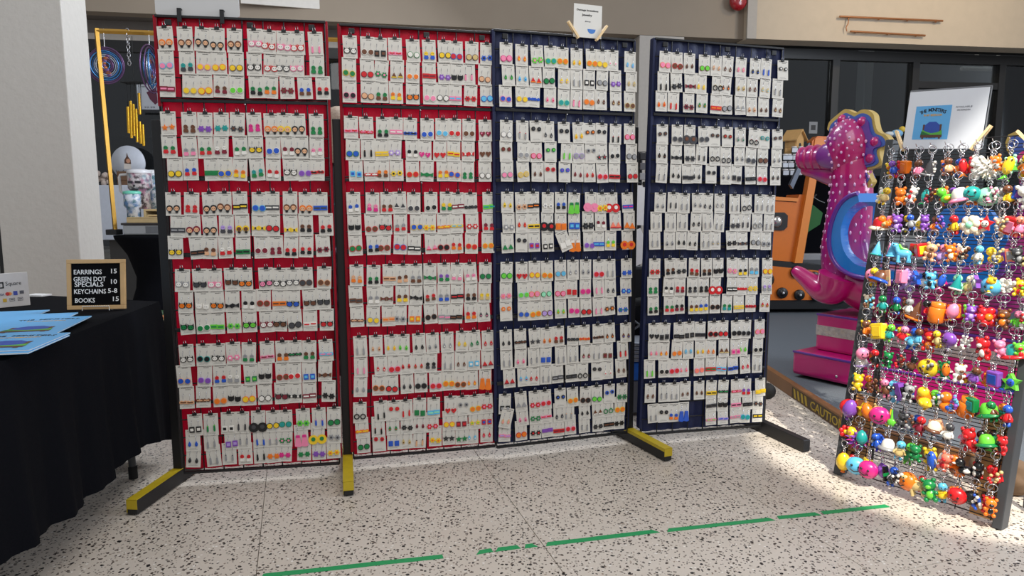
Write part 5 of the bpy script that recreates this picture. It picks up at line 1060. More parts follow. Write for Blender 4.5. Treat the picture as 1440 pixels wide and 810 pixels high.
# the seahorse skin runs from magenta to violet along its underside
def body_mat():
    m = bpy.data.materials.new('seahorse_skin'); m.use_nodes = True; nt = m.node_tree; n = nt.nodes; Lk = nt.links; b = n['Principled BSDF']
    b.inputs['Roughness'].default_value = 0.28; b.inputs['Coat Weight'].default_value = 0.8; b.inputs['Coat Roughness'].default_value = 0.06
    tcn = n.new('ShaderNodeTexCoord'); nz = n.new('ShaderNodeTexNoise'); nz.inputs['Scale'].default_value = 3.2; nz.inputs['Detail'].default_value = 2; Lk.new(tcn.outputs['Object'], nz.inputs['Vector'])
    cr = n.new('ShaderNodeValToRGB'); e = cr.color_ramp.elements; e[0].position = 0.42; e[0].color = (*lin((186, 14, 104)), 1); e[1].position = 0.72; e[1].color = (*lin((104, 36, 140)), 1)
    Lk.new(nz.outputs['Fac'], cr.inputs[0]); Lk.new(cr.outputs[0], b.inputs['Base Color']); return m
SKIN = body_mat()
sea = thing('seahorse_ride', 'glossy magenta seahorse coin ride with blue seat and gold-edged crest, on stepped base', 'coin ride'); sea.matrix_world = RMx
hc = rl(1195, 212); hx = abs(r2(1195 - 34, 212)[0] - hc[0]); hz = abs(r2(1195, 212 - 45)[1] - hc[2])
hx *= 0.86; MB().sphere(hc, (hx, 0.14, hz * 0.97), SKIN, 32, 22).build('head', sea)
def tube2(pts, n=24, fy=1.0, m=SKIN):
    P = [Vector(rl(px, py)) for px, py, r in pts]; Rr = [r for _, _, r in pts]
    # smooth the path
    Q = []; RR = []
    for i in range(len(P) - 1):
        p0, p1, p2, p3 = P[max(i - 1, 0)], P[i], P[i + 1], P[min(i + 2, len(P) - 1)]
        for k in range(6):
            t = k / 6; Q.append(0.5 * ((2 * p1) + (p2 - p0) * t + (2 * p0 - 5 * p1 + 4 * p2 - p3) * t * t + (3 * p1 - p0 - 3 * p2 + p3) * t ** 3)); RR.append(Rr[i] * (1 - t) + Rr[i + 1] * t)
    Q.append(P[-1]); RR.append(Rr[-1])
    return MB().tube(Q, RR, m, n, True, Matrix.Scale(fy, 4, (0, 1, 0)))
def smooth(p, closed=False, k=4):
    q = []; n = len(p)
    for i in range(n - 1):
        a, b, c, d = p[max(i - 1, 0)], p[i], p[i + 1], p[min(i + 2, n - 1)]
        for j in range(k):
            t = j / k; q.append(tuple(0.5 * (2 * b[m] + (c[m] - a[m]) * t + (2 * a[m] - 5 * b[m] + 4 * c[m] - d[m]) * t * t + (3 * b[m] - a[m] - 3 * c[m] + d[m]) * t ** 3) for m in (0, 1)))
    return q + [p[-1]]
# snout with ribs, jaw and neck
tube2([(1196, 226, 0.11), (1178, 226, 0.095), (1160, 226, 0.080), (1140, 226, 0.074), (1129, 226, 0.060)]).build('snout', sea)
g = MB()
for px, r in ((1130, 0.074), (1140, 0.085), (1150.5, 0.088), (1161.5, 0.090)):
    c_ = rl(px, 225); g.sphere(c_, (0.026, r, r), magenta, 18, 12)
g.build('snout_rings', sea)
tube2([(1131, 241, 0.030), (1150, 245, 0.045), (1172, 249, 0.07), (1195, 250, 0.10)]).build('jaw', sea)
c_ = rl(1185, 222); MB().sphere((c_[0] - 0.01, -0.085, c_[2]), (0.115, 0.045, 0.082), mat('pearl_mauve', (128, 48, 142), rough=0.28, var=0.15, scale=6, coat=0.8), 20, 14).build('cheek', sea)
tube2([(1196, 215, 0.09), (1199, 232, 0.112), (1199, 258, 0.118), (1197, 285, 0.128), (1193, 320, 0.135), (1191, 352, 0.150), (1196, 382, 0.165), (1212, 404, 0.150)], 28).build('neck', sea)
tube2([(1206, 396, 0.150), (1230, 408, 0.16), (1280, 416, 0.16), (1340, 418, 0.16), (1400, 410, 0.15), (1428, 385, 0.12)], 24, 1.15).build('trunk', sea)
tube2([(1408, 408, 0.13), (1438, 380, 0.12), (1458, 330, 0.10), (1462, 280, 0.085), (1452, 240, 0.06), (1436, 222, 0.035)], 20).build('tail', sea)
for sy in (-0.17, 0.17):
    lg = tube2([(1200, 388, 0.115), (1192, 406, 0.098), (1176, 407, 0.075), (1158, 394, 0.055), (1145, 384, 0.044), (1139, 380, 0.030)], 18, 1.0, magenta).build('leg', sea); lg.location = (0, sy, 0)
# crest of three nested layers
outer = [(1168, 186), (1171, 176), (1182, 166), (1192, 159), (1199, 161), (1206, 164), (1214, 160), (1222, 160), (1230, 166), (1232, 177), (1236, 189), (1246, 194), (1251, 201), (1250, 208), (1240, 212), (1238, 220), (1241, 232), (1234, 238), (1222, 241), (1224, 250), (1227, 257), (1220, 268), (1212, 277), (1200, 262), (1196, 215)]
ctr = (1203, 214); outer = [(ctr[0] + (x - ctr[0]) * 1.05 + 2, ctr[1] + (y - ctr[1]) * 1.04) for x, y in outer]
def shrink(f): return [r2(ctr[0] + (x - ctr[0]) * f, ctr[1] + (y - ctr[1]) * f) for x, y in outer]
outer = smooth(outer)
cr_ = MB().prism([r2(x, y) for x, y in outer], -0.030, 0.030, crest_gold).build('crest', sea)
MB().prism(shrink(0.90), -0.038, 0.038, crest_blue).build('crest_band', cr_); MB().prism(shrink(0.80), -0.046, 0.046, violet).build('crest_band', cr_)
for px, py in ((1218, 175), (1236, 203), (1229, 226), (1214, 256), (1190, 172)): c_ = rl(px, py); MB().sphere((c_[0], 0, c_[2]), (0.040, 0.06, 0.042), magenta, 14, 10).build('crest_bump', cr_)
# raised pale spots over head and neck
g = MB(); rs = random.Random(4)
for k in range(190):
    z = 1 - 2 * (k + .5) / 190; a = k * 2.39996; q = math.sqrt(1 - z * z); d = Vector((q * math.cos(a), q * math.sin(a), z))
    if d.y > 0.3 or d.z < -0.75 or (d.x < -0.55 and d.z < 0.25): continue
    p = Vector((hc[0] + hx * d.x, 0.14 * d.y, hc[2] + hz * 0.97 * d.z)) + Vector((rs.uniform(-.008, .008), 0, rs.uniform(-.008, .008))); q_ = rs.uniform(0.006, 0.009); g.sphere(p, (q_, q_, q_ * 1.3), pearl_spot, 7, 5)
for row in range(13):
    py = 252 + row * 11.0; f = [(252, 1200, .128), (285, 1197, .126), (320, 1193, .133), (352, 1191, .148), (390, 1196, .16)]
    for i in range(len(f) - 1):
        if f[i][0] <= py <= f[i + 1][0]: t_ = (py - f[i][0]) / (f[i + 1][0] - f[i][0]); cx_ = f[i][1] + (f[i + 1][1] - f[i][1]) * t_; rr_ = f[i][2] + (f[i + 1][2] - f[i][2]) * t_
    c_ = rl(cx_, py)
    for j in range(7):
        a = R(-162 + 24 * j + (12 if row % 2 else 0)); 
        if py > 345 and j > 4: continue
        g.sphere((c_[0] + rr_ * math.cos(a), rr_ * math.sin(a), c_[2]), (0.007, 0.007, rs.uniform(0.009, 0.014)), pearl_spot, 7, 5)
sp_ = g.build('raised_spots', sea); sp_['kind'] = 'stuff'
# blue seat tub
so = [(1232, 275), (1220, 279), (1208, 289), (1199, 305), (1193, 325), (1192, 348), (1198, 367), (1211, 381), (1235, 390), (1300, 398), (1380, 400), (1424, 392), (1440, 360)]
si = [(1428, 366), (1415, 380), (1378, 386), (1300, 384), (1240, 376), (1221, 366), (1211, 350), (1208, 328), (1212, 310), (1221, 296), (1234, 287)]
so, si = smooth(so), smooth(si)
MB().prism([r2(x, y) for x, y in so + si], -0.20, 0.20, pearl_blue).build('seat_tub', sea)
g = MB(); rim_pts = [Vector(rl(x, y)) + Vector((0, -0.20, 0)) for x, y in so]; g.tube(rim_pts, 0.014, violet, 8); g.tube([p + Vector((0, 0.40, 0)) for p in rim_pts], 0.014, violet, 8); g.build('seat_rim', sea)
so = so
back = [(1300, 384), (1308, 325), (1330, 298), (1362, 290), (1395, 300), (1418, 335), (1424, 376), (1378, 386)]
MB().prism([r2(x, y, 0.15) for x, y in back], 0.13, 0.18, pearl_blue).build('seat_back', sea)
tf = [(1441, 196), (1430, 190), (1421, 194), (1417, 205), (1419, 216), (1425, 226), (1436, 238), (1456, 232), (1460, 210)]
tf_ = MB().prism([r2(x, y) for x, y in tf], -0.018, 0.018, crest_gold).build('tail_fin', sea); c2 = (1440, 214)
MB().prism([r2(c2[0] + (x - c2[0]) * .8, c2[1] + (y - c2[1]) * .8) for x, y in tf], -0.024, 0.024, crest_blue).build('fin_band', tf_)
# stepped base
Lb = 1.75
MB().bbox((0.0, -0.30, 0.012), (Lb, 0.30, 0.165), magenta, 0.02).build('base_step', sea)
up = MB().bbox((0.07, -0.17, 0.165), (Lb, 0.30, 0.40), magenta, 0.018).build('base_block', sea)
MB().bbox((0.072, -0.1722, 0.262), (Lb - 0.01, -0.168, 0.325), speckle('silver_glitter', (170, 168, 166), [(200, 198, 190), (120, 118, 120), (190, 180, 150)], 120), 0.001).build('glitter_band', up)
MB().bbox((0.002, -0.304, 0.150), (Lb, -0.296, 0.164), violet, 0.003).build('step_edge', sea); MB().bbox((0.072, -0.174, 0.385), (Lb, -0.166, 0.399), violet, 0.003).build('block_edge', sea)
for u in (0.30, 0.9, 1.4): MB().sphere((u, -0.301, 0.055), 0.009, steel, 10, 6).build('bolt', sea)
MB().bbox((0.05, -0.26, 0.0), (Lb, 0.28, 0.02), black_metal, 0.004).build('plinth', sea)
MB().tube([(0.62, 0.06, 0.38), (0.62, 0.06, 0.62)], 0.10, black_metal, 20).build('pedestal', sea)

# ------------------------------------------------------------------ orange digger ride
YD = 6.85
dg = thing('digger_ride', 'orange toy excavator coin ride on black tracks, left of the seahorse', 'coin ride', (at(1118, 425, YD).x, YD, PZ)); DO = Vector((at(1118, 425, YD).x, YD, PZ))
def d2(px, py): p = at(px, py, YD) - DO; return (p.x, p.z)
orange = mat('ride_orange', (214, 112, 24), rough=0.35, var=0.06, coat=0.4); orange_l = mat('ride_light_orange', (226, 132, 48), rough=0.35, var=0.06, coat=0.4); blackp = mat('ride_black', (20, 20, 22), rough=0.35, coat=0.3)
MB().prism([d2(1066, 374), d2(1158, 384), d2(1178, 392), d2(1190, 424), d2(1064, 424)], -0.02, 0.05, orange).build('track_plate', dg)
tr = [(1056, 372), (1064, 366), (1160, 376), (1186, 386), (1202, 410), (1200, 430), (1190, 437), (1062, 437), (1050, 428), (1048, 390)]
tri = [(1060, 376), (1158, 384), (1178, 392), (1190, 412), (1188, 424), (1064, 424), (1058, 416)]
MB().prism([d2(x, y) for x, y in tr], 0.0, 0.30, blackp).build('track', dg)
for px, py, r in ((1118, 385, .056), (1143, 391, .050), (1098, 413.5, .054), (1122, 416.5, .052), (1146, 419, .050), (1076, 395, .075), (1176, 418, .085)):
    c_ = d2(px, py); wh = MB().lathe([(0.0, -0.03), (r * 0.55, -0.03), (r * 0.62, -0.018), (r * 0.8, -0.026), (r, -0.014), (r, 0.03), (0.0, 0.03)], blackp, 24, Matrix.Translation((c_[0], -0.03, c_[1])) @ Matrix.Rotation(R(-90), 4, 'X') @ Matrix.Scale(-1, 4, (0, 0, 1)) @ Matrix.Scale(-1, 4, (0, 0, 1))).build('track_wheel', dg)
    MB().sphere((c_[0], -0.065, c_[1]), 0.014, steel, 10, 8).build('hub_bolt', wh)
body = [(1070, 283), (1122, 287), (1126, 276), (1140, 276), (1118, 371), (1062, 366)]
MB().prism([d2(x, y) for x, y in body], 0.02, 0.34, orange).build('cab_side', dg)
MB().prism([d2(1064, 282), d2(1123, 286), d2(1124, 281), d2(1066, 277)], 0.0, 0.36, orange_l).build('cab_ledge', dg)
c_ = d2(1096, 314); MB().prism([(c_[0] - .09, c_[1] - .08), (c_[0] + .05, c_[1] - .085), (c_[0] + .085, c_[1] - .05), (c_[0] + .085, c_[1] + .06), (c_[0] + .05, c_[1] + .09), (c_[0] - .09, c_[1] + .09)], 0.0, 0.03, blackp).build('porthole', dg)
MB().sphere((c_[0] - 0.02, -0.005, c_[1] + 0.0), (0.05, 0.02, 0.055), mat('chrome_dome', (190, 186, 182), rough=0.15, metal=0.9), 14, 10).build('porthole_glass', dg)
MB().prism([d2(1116, 372), d2(1127, 372), d2(1148, 252), d2(1160, 206), d2(1156, 196), d2(1146, 198), d2(1138, 250)], -0.03, 0.07, orange_l).build('boom', dg)
MB().prism([d2(1112, 262), d2(1116, 268), d2(1144, 205), d2(1139, 203)], 0.0, 0.05, mat('boom_glitter', (110, 116, 128), rough=0.3, metal=0.6)).build('hydraulic_arm', dg)
MB().prism([d2(1141, 226), d2(1142, 201), d2(1150, 194), d2(1166, 195), d2(1165, 226)], -0.02, 0.10, orange).build('boom_knuckle', dg)
MB().prism([d2(1236, 228), d2(1236, 204), d2(1262, 206), d2(1263, 228)], 0.05, 0.2, orange).build('boom_end', dg); MB().prism([d2(1160, 205), d2(1160, 212), d2(1240, 214), d2(1240, 207)], 0.08, 0.16, orange).build('boom_bar', dg)
# ------------------------------------------------------------------ market stall behind, right
ZPl = 0.63
pl_ = thing('carpeted_riser', 'low grey carpeted riser behind the digger ride', 'riser', (at(1090, 360, 7.25).x - 0.4, 7.25, PZ)); MB().bbox((0, 0.35, ZPl - PZ), (2.3, 0.98, 0.78 - PZ), mat('riser_grey', (150, 152, 154), rough=0.9, var=0.2, scale=120), 0.01).build('upper_tier', pl_); MB().bbox((0, 0, 0), (2.3, 0.98, ZPl - PZ), mat('riser_grey', (150, 152, 154), rough=0.9, var=0.2, scale=120), 0.01).build('deck', pl_); MB().bbox((0, -0.008, 0), (2.3, 0.0, ZPl - PZ - 0.06), mat('riser_front', (84, 86, 90), rough=0.7), 0.002).build('front_board', pl_)
YM = 7.66; ZPu = 0.78
a, b = at(1070, 337, YM), at(1178, 250, YM); st = thing('stall_table', 'stall table under a black cloth, behind the digger ride', 'table', (a.x, YM, ZPu)); zt = b.z - ZPu
MB().bbox((0, 0, 0.006), (b.x - a.x + 0.5, 0.3, zt), blackcloth, 0.012).build('cloth', st)
ztM = b.z + 0.001
jw = mat('jar_label', (206, 214, 226), rough=0.5); jg = mat('jar_glass', (110, 116, 122), rough=0.15)
shelf_y = [(YM + 0.04, 0.0), (YM + 0.10, 0.085), (YM + 0.16, 0.17), (YM + 0.22, 0.255)]
sh = thing('tiered_shelf', 'dark tiered shelf carrying rows of small labelled jars', 'shelf', (a.x + 0.05, YM, ztM))
for i, (y, z) in enumerate(shelf_y[1:]): MB().bbox((0, y - YM - 0.025, 0), (0.95, y - YM + 0.035, z - 0.004), mat('dark_shelf', (40, 38, 36), rough=0.6), 0.003).build('tier', sh)
rj = random.Random(8)
jrows = [(0, [1105, 1114, 1124, 1134, 1143, 1153]), (1, [1103, 1112, 1122, 1131, 1140, 1150]), (2, [1104, 1109, 1118, 1127, 1137]), (3, [1116, 1125])]
for i, pxs in jrows:
    for j, px in enumerate(pxs):
        y, z = shelf_y[i]; p = at(px, 250, y)
        t = thing('labelled_jar', 'pale-labelled jar, %s shelf row from below, %s from left, on the stall' % (NTH[i], NTH[j]), 'jar', (p.x, y, ztM + z + (0.001)), (0, 0, R(rj.uniform(-8, 8))), 'labelled jars on the stall')
        MB().lathe([(0.0, 0), (0.028, 0), (0.028, 0.062), (0.0, 0.062)], jg, 12).build('glass', t); MB().lathe([(0.029, 0.062), (0.029, 0.074), (0.0, 0.075)], whiteplastic, 12).build('lid', t)
        MB().bbox((-0.030, -0.0305, 0.010), (0.030, -0.0285, 0.056), jw, 0.0008).build('label_paper', t)
p = at(1117, 226, YM + 0.34); bh = thing('birdhouse', 'plain wooden birdhouse with a round entrance, on the stall', 'birdhouse', (p.x, YM + 0.34, p.z - 0.05), (0, 0, R(38))); bw_ = mat('birdhouse_wood', (200, 160, 104), rough=0.6, var=0.12, scale=20)
g = MB(); g.prism([(-0.075, 0), (0.075, 0), (0.075, 0.28), (0.0, 0.36), (-0.075, 0.28)], -0.07, -0.06, bw_); g.build('front_wall', bh); g = MB(); g.prism([(-0.075, 0), (0.075, 0), (0.075, 0.28), (0.0, 0.36), (-0.075, 0.28)], 0.06, 0.07, bw_); g.build('rear_wall', bh)
for s in (-1, 1): MB().box((s * 0.075 - 0.005, -0.06, 0), (s * 0.075 + 0.005, 0.06, 0.28), bw_).build('side_wall', bh); MB().prism([(0, 0.362), (s * 0.115, 0.245), (s * 0.115, 0.257), (0, 0.376)], -0.10, 0.10, bw_).build('roof_board', bh)
MB().lathe([(0.0, -0.001), (0.026, -0.001), (0.026, 0.0)], blackp, 20, Matrix.Translation((0, -0.0702, 0.20)) @ Matrix.Rotation(R(90), 4, 'X')).build('entrance_hole', bh); MB().tube([(0, -0.07, 0.13), (0, -0.11, 0.13)], 0.006, bw_, 8).build('perch', bh)
MB().tube([(0, 0.0, 0.35), (0, 0.0, -(p.z - 0.05 - ztM))], 0.02, bw_, 8).build('post', bh)
p = at(1108, 230, YM + 0.30); t = thing('wood_block', 'plain upright wood block left of the birdhouse', 'block', (p.x, YM + 0.30, ztM + 0.001)); MB().bbox((-0.035, -0.02, 0), (0.035, 0.02, at(1108, 211, YM + .3).z - ztM), bw_, 0.003).build('block', t)
p = at(1148, 205, YM + 0.4)
# green bag with black frame in front of the stall
t = thing('green_bag', 'dark green kite-shaped bag with a black handle, between digger boom and seahorse', 'bag', (at(1140, 330, 7.36).x, 7.36, ZPl)); G0 = Vector((at(1140, 330, 7.36).x, 7.36, ZPl))
def g2(px, py): q = at(px, py, 7.36) - G0; return (q.x, q.z)
MB().prism([g2(1124, 330), g2(1131, 288), g2(1138, 287), g2(1156, 302), g2(1152, 318), g2(1128, 333)], -0.03, 0.10, mat('bag_green', (16, 96, 30), rough=0.6)).build('side_panel', t); MB().prism([(g2(1122, 337)[0], 0.002), g2(1124, 300), g2(1160, 300), g2(1164, 320), (g2(1160, 337)[0], 0.002)], 0.0, 0.14, blackcloth).build('bag_back', t)
MB().tube([Vector((g2(1140, 277)[0], 0, g2(1140, 277)[1])), Vector((g2(1152, 285)[0], 0, g2(1152, 285)[1])), Vector((g2(1160, 288)[0], 0, g2(1160, 288)[1]))], 0.011, blackp, 8).build('handle', t); MB().tube([Vector((g2(1137, 290)[0], 0.02, g2(1137, 290)[1])), Vector((g2(1150, 276)[0], 0.02, g2(1150, 276)[1]))], 0.011, blackp, 8).build('strut', t)
# small bird ornament on the stall beyond the sign
p = at(1262, 196, 7.0); t = thing('bird_ornament', 'small white and yellow bird ornament on a dark post, left of the book sign', 'ornament', (p.x, 7.0, 0.0))
MB().tube([(0, 0, PZ), (0, 0, p.z)], 0.035, blackp, 10).build('post', t); MB().sphere((0, 0, p.z + 0.035), (0.06, 0.04, 0.038), mat('bird_blue', (120, 170, 205)), 14, 10).build('body', t); MB().sphere((0.05, 0, p.z + 0.075), (0.030, 0.028, 0.03), mat('bird_yellow', (214, 180, 60)), 12, 8).build('head', t); MB().sphere((-0.07, 0, p.z + 0.03), (0.05, 0.03, 0.025), mat('bird_white', (200, 205, 205)), 12, 8).build('tail', t)
nW = Vector((-e2.y, e2.x, 0)); p = onplane(1145, 182, fb + nW * 0.337, nW); t = thing('paper_notice', 'small pale notice taped inside the dark shop glass above the stall', 'notice', (p.x, p.y, p.z), (0, 0, R(8.7))); MB().bbox((-0.055, 0, -0.07), (0.055, 0.003, 0.07), mat('notice_paper', (120, 124, 130)), 0.001).build('sheet', t); MB().box((-0.03, -0.001, -0.03), (0.03, 0, 0.03), ik).build('printed_mark', t)

# ================================================================== THINGS IN THE GAPS BETWEEN THE PANELS
# person standing behind the two red panels
sk = mat('skin', (205, 160, 135), rough=0.5); hairm = mat('grey_hair', (150, 132, 116), rough=0.55, var=0.35, scale=60, bump=0.4); jeans = mat('blue_jeans', (78, 96, 124), rough=0.8, var=0.2, scale=80); shoe = mat('dark_shoe', (36, 34, 34))
pc = at(484, 300, 4.5); pr_ = thing('person', 'grey long-haired person in a dark teal-printed top and jeans, between the red panels', 'person', (pc.x + 0.0, 4.5, 0), (0, 0, R(165)))
def skin(name, verts, edges, rad, m, parent, sub=2):
    me = bpy.data.meshes.new(name); me.from_pydata(verts, edges, []); ob = link(name, me, parent)
    md = ob.modifiers.new('skin', 'SKIN'); md.use_smooth_shade = True
    for i, r in enumerate(rad): sv = me.skin_vertices[0].data[i]; sv.radius = r if isinstance(r, tuple) else (r, r); sv.use_root = (i == 0)
    ss = ob.modifiers.new('sub', 'SUBSURF'); ss.levels = sub; ss.render_levels = sub
    me.materials.append(m); return ob
# front of the person is local -y
V = [(0, 0, 0.98), (0, 0.01, 1.15), (0, 0.0, 1.36), (0, 0.01, 1.47), (0, -0.005, 1.54), (0, -0.015, 1.63), (0, -0.01, 1.71)]
E_ = [(i, i + 1) for i in range(6)]; RA = [(0.15, 0.11), (0.13, 0.10), (0.15, 0.10), (0.055, 0.055), (0.055, 0.06), (0.075, 0.092), (0.058, 0.07)]
for s in (-1, 1):
    b = len(V); V += [(s * 0.17, 0.01, 1.40), (s * 0.22, 0.03, 1.13), (s * 0.21, -0.05, 0.90), (s * 0.21, -0.07, 0.84)]; E_ += [(2, b), (b, b + 1), (b + 1, b + 2), (b + 2, b + 3)]; RA += [0.055, 0.042, 0.03, (0.038, 0.018)]
    h = len(V)
    for k in range(4): V += [(s * (0.21 + 0.0), -0.045 - 0.022 * k, 0.80), (s * 0.205, -0.045 - 0.022 * k - 0.004, 0.755 + 0.006 * abs(k - 1.5))]; E_ += [(b + 3, h + 2 * k), (h + 2 * k, h + 2 * k + 1)]; RA += [0.0095, 0.0075]
    V += [(s * 0.195, -0.115, 0.825)]; E_ += [(b + 3, len(V) - 1)]; RA += [0.010]
    b = len(V); V += [(s * 0.09, 0.0, 0.90), (s * 0.10, -0.01, 0.50), (s * 0.10, 0.02, 0.09), (s * 0.105, -0.10, 0.045)]; E_ += [(0, b), (b, b + 1), (b + 1, b + 2), (b + 2, b + 3)]; RA += [0.085, 0.058, 0.042, (0.04, 0.03)]
bodyo = skin('body', V, E_, RA, sk, pr_)
g = MB()
for x in (-0.030, 0.030): g.sphere((x, -0.098, 1.645), (0.011, 0.008, 0.007), mat('eye_white', (225, 225, 222)), 10, 8); g.sphere((x, -0.105, 1.645), 0.0045, mat('eye_dark', (40, 30, 24)), 8, 6)
g.tube([(0, -0.095, 1.645), (0, -0.122, 1.612), (0, -0.105, 1.603)], [0.007, 0.012, 0.009], sk, 8); g.tube([(-0.024, -0.098, 1.572), (0, -0.108, 1.570), (0.024, -0.098, 1.572)], [0.003, 0.006, 0.003], mat('lips', (170, 92, 88)), 8)
for x in (-0.082, 0.082): g.sphere((x, 0.0, 1.635), (0.012, 0.022, 0.032), sk, 10, 8)
g.build('face', pr_)
g = MB(); g.sphere((0, 0.030, 1.675), (0.100, 0.098, 0.098), hairm, 20, 14)
rr = random.Random(2)
for k in range(26):
    a = R(10 + 160 * k / 25); x, y = 0.098 * math.cos(a), 0.022 + 0.092 * math.sin(a)
    g.tube([(x * 0.9, y * 0.9, 1.70), (x, y, 1.60), (x * 1.12, y * 1.05, 1.50), (x * 1.08 + rr.uniform(-.02, .02), y * 1.1, 1.42 + rr.uniform(-0.03, 0.02))], [0.022, 0.024, 0.021, 0.006], hairm, 6)
g.build('hair', pr_)
top = speckle('teal_print', (18, 22, 34), [(20, 26, 36), (24, 70, 76), (30, 96, 96)], 22)
g = MB(); FY = Matrix.Scale(0.72, 4, (0, 1, 0))
g.tube([(0, 0, 0.90), (0, 0.0, 0.98), (0, 0.01, 1.08), (0, 0.01, 1.22), (0, 0.0, 1.34), (0, 0.0, 1.41), (0, 0.01, 1.455), (0, 0.012, 1.475)], [0.185, 0.188, 0.178, 0.172, 0.186, 0.165, 0.105, 0.075], top, 24, True, FY)
for s in (-1, 1): g.tube([(s * 0.12, 0.005, 1.40), (s * 0.185, 0.01, 1.385), (s * 0.215, 0.02, 1.27), (s * 0.226, 0.03, 1.14), (s * 0.217, -0.03, 0.97)], [0.070, 0.074, 0.064, 0.058, 0.046], top, 16)
g.build('top', pr_)
g = MB(); g.tube([(0, 0, 0.82), (0, 0, 0.90), (0, 0, 0.98)], [0.165, 0.180, 0.170], jeans, 24, True, FY)
for s in (-1, 1): g.tube([(s * 0.085, 0.0, 0.93), (s * 0.092, 0.0, 0.78), (s * 0.10, -0.01, 0.50), (s * 0.10, 0.02, 0.07)], [0.095, 0.098, 0.075, 0.066], jeans, 16)
g.build('jeans', pr_)
for s in (-1, 1): MB().sphere((s * 0.105, -0.06, 0.05), (0.052, 0.125, 0.05), shoe, 14, 10).build('shoe', pr_)
# plaid jacket over a chair back in front of the person
def plaid():
    m = bpy.data.materials.new('dark_plaid'); m.use_nodes = True; nt = m.node_tree; n = nt.nodes; Lk = nt.links; b = n['Principled BSDF']; b.inputs['Roughness'].default_value = 0.9
    tcn = n.new('ShaderNodeTexCoord'); cur = None
    for ax, sc_ in (('X', 22), ('Z', 22)):
        w = n.new('ShaderNodeTexWave'); w.bands_direction = ax; w.inputs['Scale'].default_value = sc_ / 6.283; Lk.new(tcn.outputs['Object'], w.inputs['Vector'])
        if cur is None: cur = w.outputs['Fac']
        else:
            q = n.new('ShaderNodeMath'); q.operation = 'ADD'; Lk.new(cur, q.inputs[0]); Lk.new(w.outputs['Fac'], q.inputs[1]); cur = q.outputs[0]
    cr = n.new('ShaderNodeValToRGB'); e = cr.color_ramp.elements; e[0].position = 0.25; e[0].color = (*lin((20, 18, 26)), 1); e[1].position = 0.95; e[1].color = (*lin((96, 66, 84)), 1); mq = n.new('ShaderNodeMath'); mq.operation = 'MULTIPLY'; mq.inputs[1].default_value = 0.5
    Lk.new(cur, mq.inputs[0]); Lk.new(mq.outputs[0], cr.inputs[0]); Lk.new(cr.outputs[0], b.inputs['Base Color']); return m
PL = plaid(); q = at(479, 440, 3.72); ch = thing('folding_chair', 'grey folding chair behind the red panels, hidden by a plaid jacket', 'chair', (q.x + 0.02, 3.72, 0))
for s in (-1, 1): MB().tube([(s * 0.21, 0.0, 0), (s * 0.21, 0.03, 0.86)], 0.011, black_metal, 8).build('leg', ch); MB().tube([(s * 0.20, 0.42, 0), (s * 0.20, 0.05, 0.5)], 0.011, black_metal, 8).build('leg', ch)
MB().bbox((-0.20, 0.02, 0.43), (0.20, 0.40, 0.45), black_metal, 0.006).build('seat', ch); MB().bbox((-0.20, 0.02, 0.62), (0.20, 0.04, 0.85), black_metal, 0.006).build('backrest', ch)
g = MB(); vs = []; fs = []; NX, NZ = 24, 16
for i in range(NX + 1):
    for j in range(NZ + 1):
        x = -0.25 + 0.5 * i / NX; zz = j / NZ; vs.append((x * (1 + 0.08 * (1 - zz)), -0.035 - 0.018 * (1 - zz) * math.sin(i * 1.1 + 0.6 * j * 0.2), 0.24 + 0.66 * zz))
for i in range(NX):
    for j in range(NZ): a_ = i * (NZ + 1) + j; fs.append((a_, a_ + NZ + 1, a_ + NZ + 2, a_ + 1))
g.add(vs, fs, PL, None, True); g.sphere((0.0, 0.01, 0.885), (0.25, 0.055, 0.045), PL, 20, 10)
jk = thing('plaid_jacket', 'dark plaid jacket hanging over the chair between the two red panels', 'jacket', (q.x + 0.02, 3.72, 0)); g.build('jacket_back', jk)
q = at(482, 560, 3.9); t = thing('white_bag', 'white plastic bag on the floor behind the gap between the red panels', 'bag', (q.x + 0.02, 3.95, 0)); MB().lathe([(0.0, 0.0), (0.12, 0.01), (0.14, 0.08), (0.11, 0.20), (0.05, 0.27), (0.06, 0.31), (0.0, 0.30)], mat('white_bag_film', (205, 208, 212), rough=0.4, var=0.15, scale=14, bump=0.4), 18, Matrix.Scale(0.7, 4, (0, 1, 0))).build('sack', t); MB().torus(0.05, 0.008, mat('white_bag_film', (205, 208, 212)), 12, 5, Matrix.Translation((0, 0, 0.34))).build('handle', t)
# between the navy panels: small black grid of items, papers, a cart wheel, a bin with a blue bag
t = thing('black_rack', 'black wire spinner rack of small items, behind the gap between navy panels', 'rack', (at(906, 240, 4.6).x, 4.6, 0.0)); ztr = at(906, 214, 4.6).z; zbr = at(906, 258, 4.6).z
MB().tube([(0, 0.12, 0), (0, 0.12, ztr)], 0.014, black_metal, 8).build('pole', t); MB().lathe([(0.0, 0.0), (0.16, 0.0), (0.16, 0.015), (0.0, 0.02)], black_metal, 20, None, False, (0, 0.12)).build('base', t)
for i in range(6): MB().tube([(-0.12 + 0.048 * i, 0.06, zbr), (-0.12 + 0.048 * i, 0.06, ztr)], 0.003, black_metal, 5).build('bar', t)
for j in range(5): MB().tube([(-0.12, 0.06, zbr + (ztr - zbr) * j / 4), (0.12, 0.06, zbr + (ztr - zbr) * j / 4)], 0.003, black_metal, 5).build('bar', t)
for i in range(5):
    for j in range(3): MB().bbox((-0.112 + 0.048 * i, 0.035, zbr + 0.02 + 0.065 * j), (-0.078 + 0.048 * i, 0.05, zbr + 0.065 + 0.065 * j), mat('small_pack_%d' % ((i + j) % 3), [(90, 90, 94), (44, 44, 48), (150, 150, 152)][(i + j) % 3]), 0.003).build('pack', t)
